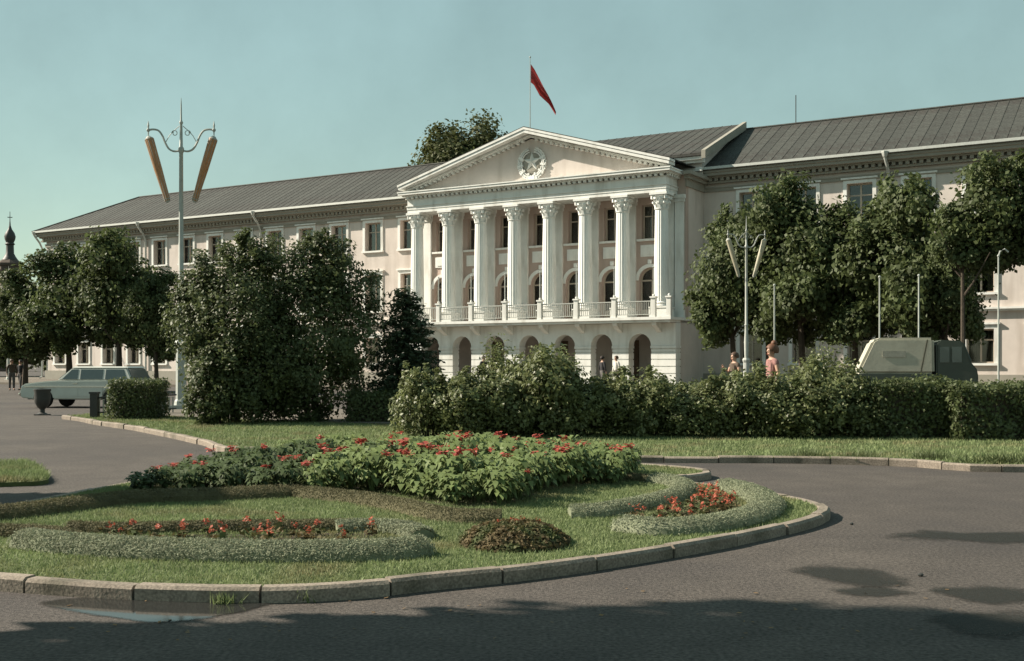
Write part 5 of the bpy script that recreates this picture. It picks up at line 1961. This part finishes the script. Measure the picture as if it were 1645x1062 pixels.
def person(loc, rz, label, top, bottom, hair, h=1.7, dress=False, arms=None, stride=0.12, long_sleeve=True, hairstyle='short', hat=None):
    S = h / 1.75
    def v(x, y, z):
        return (x * S, y * S, z * S)
    A = arms or {'l': ((.25, .03, 1.16), (.25, -.06, .92)), 'r': ((-.25, .03, 1.16), (-.25, -.06, .92))}
    N = {'pelvis': (v(0, 0, .96), (.155 * S, .11 * S)), 'waist': (v(0, 0, 1.12), (.125 * S, .095 * S)), 'chest': (v(0, .005, 1.30), (.155 * S, .105 * S)),
         'collar': (v(0, .01, 1.43), (.10 * S, .075 * S)), 'neck': (v(0, 0, 1.50), (.055 * S, .055 * S)), 'jaw': (v(0, -.015, 1.575), (.068 * S, .078 * S)),
         'head': (v(0, -.008, 1.655), (.078 * S, .095 * S)), 'top': (v(0, .0, 1.725), (.055 * S, .065 * S)), 'nose': (v(0, -.115, 1.615), (.014 * S, .014 * S))}
    E = [('pelvis', 'waist'), ('waist', 'chest'), ('chest', 'collar'), ('collar', 'neck'), ('neck', 'jaw'), ('jaw', 'head'), ('head', 'top')]
    E.append(('head', 'nose'))
    for s, k in ((1, 'l'), (-1, 'r')):
        el, wr = A[k]
        el, wr = Vector(el), Vector(wr)
        hd = wr + (wr - el).normalized() * .075
        N['sh' + k] = (v(s * .175, .01, 1.405), (.055 * S, .055 * S))
        N['el' + k] = (v(*el), (.041 * S, .041 * S))
        N['wr' + k] = (v(*wr), (.027 * S, .027 * S))
        N['hd' + k] = (v(*hd), (.036 * S, .02 * S))
        E += [('collar', 'sh' + k), ('sh' + k, 'el' + k), ('el' + k, 'wr' + k), ('wr' + k, 'hd' + k)]
        st = stride * s
        N['hip' + k] = (v(s * .09, 0, .86), (.088 * S, .09 * S))
        N['kn' + k] = (v(s * .095, -.02 - st * .6, .49), (.056 * S, .056 * S))
        N['an' + k] = (v(s * .095, .03 - st, .09), (.038 * S, .038 * S))
        N['ft' + k] = (v(s * .11, -.13 - st, .035), (.038 * S, .032 * S))
        E += [('pelvis', 'hip' + k), ('hip' + k, 'kn' + k), ('kn' + k, 'an' + k), ('an' + k, 'ft' + k)]
    me = skin_mesh('person', N, E, M_SKIN)
    fb = MB()
    for s, k in ((1, 'l'), (-1, 'r')):
        el, wr = Vector(A[k][0]), Vector(A[k][1])
        d = (wr - el).normalized()
        sd = d.cross(Vector((s, 0, 0)))
        if sd.length < .1:
            sd = Vector((0, -1, 0))
        sd.normalize()
        pn = d.cross(sd).normalized()
        base = wr + d * .085
        for q, L in zip((-.027, -.009, .009, .026), (.066, .076, .072, .056)):
            p0 = base + sd * q
            p1 = p0 + d * L * .5 + pn * .004
            p2 = p0 + d * L * .9 + pn * .022
            fb.tube([v(*p0), v(*p1), v(*p2)], [.0095 * S, .0085 * S, .006 * S], 6)
        p0 = wr + d * .05 + sd * .03
        fb.tube([v(*p0), v(*(p0 + sd * .028 + d * .025)), v(*(p0 + sd * .035 + d * .055))], [.011 * S, .009 * S, .007 * S], 6)
        fb.ball(v(s * .082, .01, 1.62), .024 * S, 6, 4, .5, 1, 1.3)
    join_raw(me, fb)
    o = link('person', me, None, loc)
    o.rotation_euler = (0, 0, rz)
    tag(o, label, 'person')
    for s in (1, -1):
        MB().ball(v(s * .031, -.088, 1.645), .011 * S, 6, 4).build('eye', M_IRON, o)
    MB().obox(v(0, -.097, 1.567), (.022 * S, 0, 0), (0, .006 * S, 0), (0, 0, .006 * S)).build('mouth', mat('lips', (.35, .1, .08), .6), o)
    # hair
    hb = MB()
    n, m_ = 16, 8
    for i in range(m_ + 1):
        th = math.pi * .5 * i / m_ * 1.35
        for k in range(n):
            a = 2 * math.pi * k / n
            fr = max(0, -math.sin(a))           # face side (-y) cut higher
            t2 = th * (1 - .45 * fr)
            big = 1.12 if hairstyle == 'short' else 1.28
            hb.v.append(v(.094 * big * math.sin(t2) * math.cos(a), .012 + .112 * big * math.sin(t2) * math.sin(a), 1.655 + .105 * big * math.cos(t2)))
    for i in range(m_):
        for k in range(n):
            a, c = i * n + k, i * n + (k + 1) % n
            hb.f.append((a, c, c + n, a + n))
    if hairstyle == 'bun':
        hb.ball(v(0, .05, 1.79), .068 * S, 10, 6)
    hb.build('hair', mat('hair_' + hair[0], hair[1], .6, .25, 40), o, True)
    if hat:
        HM = MB().lathe([(.135 * S, 1.70 * S), (.14 * S, 1.72 * S), (.10 * S, 1.725 * S), (.11 * S, 1.80 * S), (.02 * S, 1.815 * S)], 14)
        HM.build('cap', hat, o, True)
    # clothing
    C = {'chest': (N['chest'][0], (.172 * S, .122 * S)), 'waist': (N['waist'][0], (.142 * S, .112 * S)), 'pelvis2': (v(0, 0, .93), (.178 * S, .135 * S)),
         'collar': (v(0, .01, 1.42), (.115 * S, .09 * S))}
    CE = [('chest', 'waist'), ('waist', 'pelvis2'), ('chest', 'collar')]
    for k in 'lr':
        C['sh' + k] = (N['sh' + k][0], (.068 * S, .068 * S))
        C['el' + k] = (N['el' + k][0], (.053 * S, .053 * S)) if long_sleeve else (tuple(Vector(N['sh' + k][0]).lerp(Vector(N['el' + k][0]), .45)), (.058 * S, .058 * S))
        CE += [('collar', 'sh' + k), ('sh' + k, 'el' + k)]
        if long_sleeve:
            C['wr' + k] = (tuple(Vector(N['el' + k][0]).lerp(Vector(N['wr' + k][0]), .92)), (.040 * S, .040 * S))
            CE.append(('el' + k, 'wr' + k))
    link('dress_top' if dress else 'jacket', skin_mesh('jacket', C, CE, top), o)
    if dress:
        sk = MB()
        prof = [(1.08, .145, .115, 0), (.96, .185, .145, 0), (.80, .205, .17, .0), (.62, .225, .20, .01), (.50, .24, .215, .01)]
        n = 20
        for z, rx, ry, yy in prof:
            for k in range(n):
                a = 2 * math.pi * k / n
                w_ = 1 + (.05 * math.sin(a * 6) if z < .7 else 0)
                sk.v.append(v(rx * w_ * math.cos(a), yy + ry * w_ * math.sin(a), z))
        for i in range(len(prof) - 1):
            for k in range(n):
                a, c = i * n + k, i * n + (k + 1) % n
                sk.f.append((a, c, c + n, a + n))
        sk.build('skirt', bottom, o, True)
    else:
        T = {'p': (v(0, 0, .95), (.165 * S, .125 * S)), 'w': (v(0, 0, 1.09), (.140 * S, .108 * S))}
        TE = [('p', 'w')]
        for k in 'lr':
            T['hip' + k] = (N['hip' + k][0], (.102 * S, .104 * S))
            T['kn' + k] = (N['kn' + k][0], (.075 * S, .075 * S))
            T['an' + k] = (N['an' + k][0], (.062 * S, .062 * S))
            TE += [('p', 'hip' + k), ('hip' + k, 'kn' + k), ('kn' + k, 'an' + k)]
        link('trousers', skin_mesh('trousers', T, TE, bottom), o)
    for s, k in ((1, 'l'), (-1, 'r')):
        f, a = Vector(N['ft' + k][0]), Vector(N['an' + k][0])
        sh_ = MB().obox((f + Vector((a.x, a.y + .03, f.z))) / 2 + Vector((0, -.01, 0)), (.046 * S, 0, 0), (0, .135 * S, 0), (0, 0, .036 * S))
        sh_.build('shoe', M_IRON, o, True, .02)
    return o
M_PINK = mat('pink_cloth', (0.27, 0.14, 0.125), .85, .5, 24)
M_PINK2 = mat('dark_green_cloth', (0.10, 0.13, 0.085), .85, .2, 14)
M_BRN = mat('brown_print_cloth', (0.085, 0.062, 0.045), .85, .5, 26)
M_DRK = mat('dark_suit_cloth', (0.035, 0.034, 0.036), .9, .2, 10)
M_SHIRT = mat('pale_shirt_cloth', (0.52, 0.50, 0.46), .9, .08, 10)
M_GREYC = mat('grey_trouser_cloth', (0.10, 0.095, 0.09), .9, .15, 10)
x, y = at(1240, 23.2)
person((x, y, .10), math.radians(-78), 'woman in a pink dress with high auburn hair seen over the hedge', M_PINK, M_PINK, ('auburn', (.12, .055, .03)), 1.74, True, long_sleeve=False, hairstyle='bun')
x, y = at(1180, 30)
person((x, y, .10), math.radians(-70), 'woman in brown patterned dress walking beside the right lamp post', M_BRN, M_BRN, ('brown', (.07, .04, .025)), 1.66, True, long_sleeve=False,
       arms={'l': ((.25, .03, 1.16), (.25, -.06, .92)), 'r': ((-.24, -.06, 1.18), (-.14, -.26, 1.32))})
x, y = at(777, 60)
person((x, y, .15), math.radians(40), 'man in dark suit standing before the portico at the second column', M_DRK, M_DRK, ('dark', (.03, .022, .018)), 1.74)
x, y = at(968, 57)
person((x, y, .15), math.radians(120), 'dark dressed person walking before the arcade, left of the white shirted one', M_DRK, M_GREYC, ('dark', (.03, .022, .018)), 1.70, stride=.2)
x, y = at(990, 57.5)
person((x, y, .15), math.radians(-60), 'person in a pale shirt and dark trousers before the right arches', M_SHIRT, M_GREYC, ('brown', (.07, .04, .025)), 1.72, stride=.2)
x, y = at(572, 58)
person((x, y, .15), math.radians(80), 'dark dressed person glimpsed between the big bush and the spruce', M_DRK, M_DRK, ('dark', (.03, .022, .018)), 1.70, stride=.2)
x, y = at(19, 62)
person((x, y, 0), math.radians(30), 'person in brown clothes standing at the far left edge', M_BRN, M_GREYC, ('brown', (.07, .04, .025)), 1.72)
x, y = at(33, 63)
person((x, y, 0), math.radians(-20), 'person in dark clothes right of the brown one at the far left', M_DRK, M_GREYC, ('dark', (.03, .022, .018)), 1.68)

# street trees just left of the view, whose shade falls over the foreground
def shade_tree(x, y, z0, z1, r, seed, label):
    t = thing('street_tree', (x, y, 0), 0, label, 'tree', 'street trees left of the view')
    link('crown', raw_mesh('crown', crown_verts(seed, linden_blobs(seed, z0, z1, r), 7000, 0.32, 0.8, 0.2, 26, 0.35), 4, M_LEAFL), t)
    trunk_mb(z0 + 1.0, 0.16, seed, 1.3).build('trunk', M_BARK, t, True)
shade_tree(-6.3, 5.75, 1.9, 7.4, 2.0, 901, 'near street tree shading the bottom of the road')
shade_tree(-10.2, 12.6, 2.4, 5.0, .75, 903, 'slim young street tree left of the flower island')
shade_tree(-8.6, 6.3, 4.4, 10.6, 2.1, 902, 'taller street tree shading the road further right')
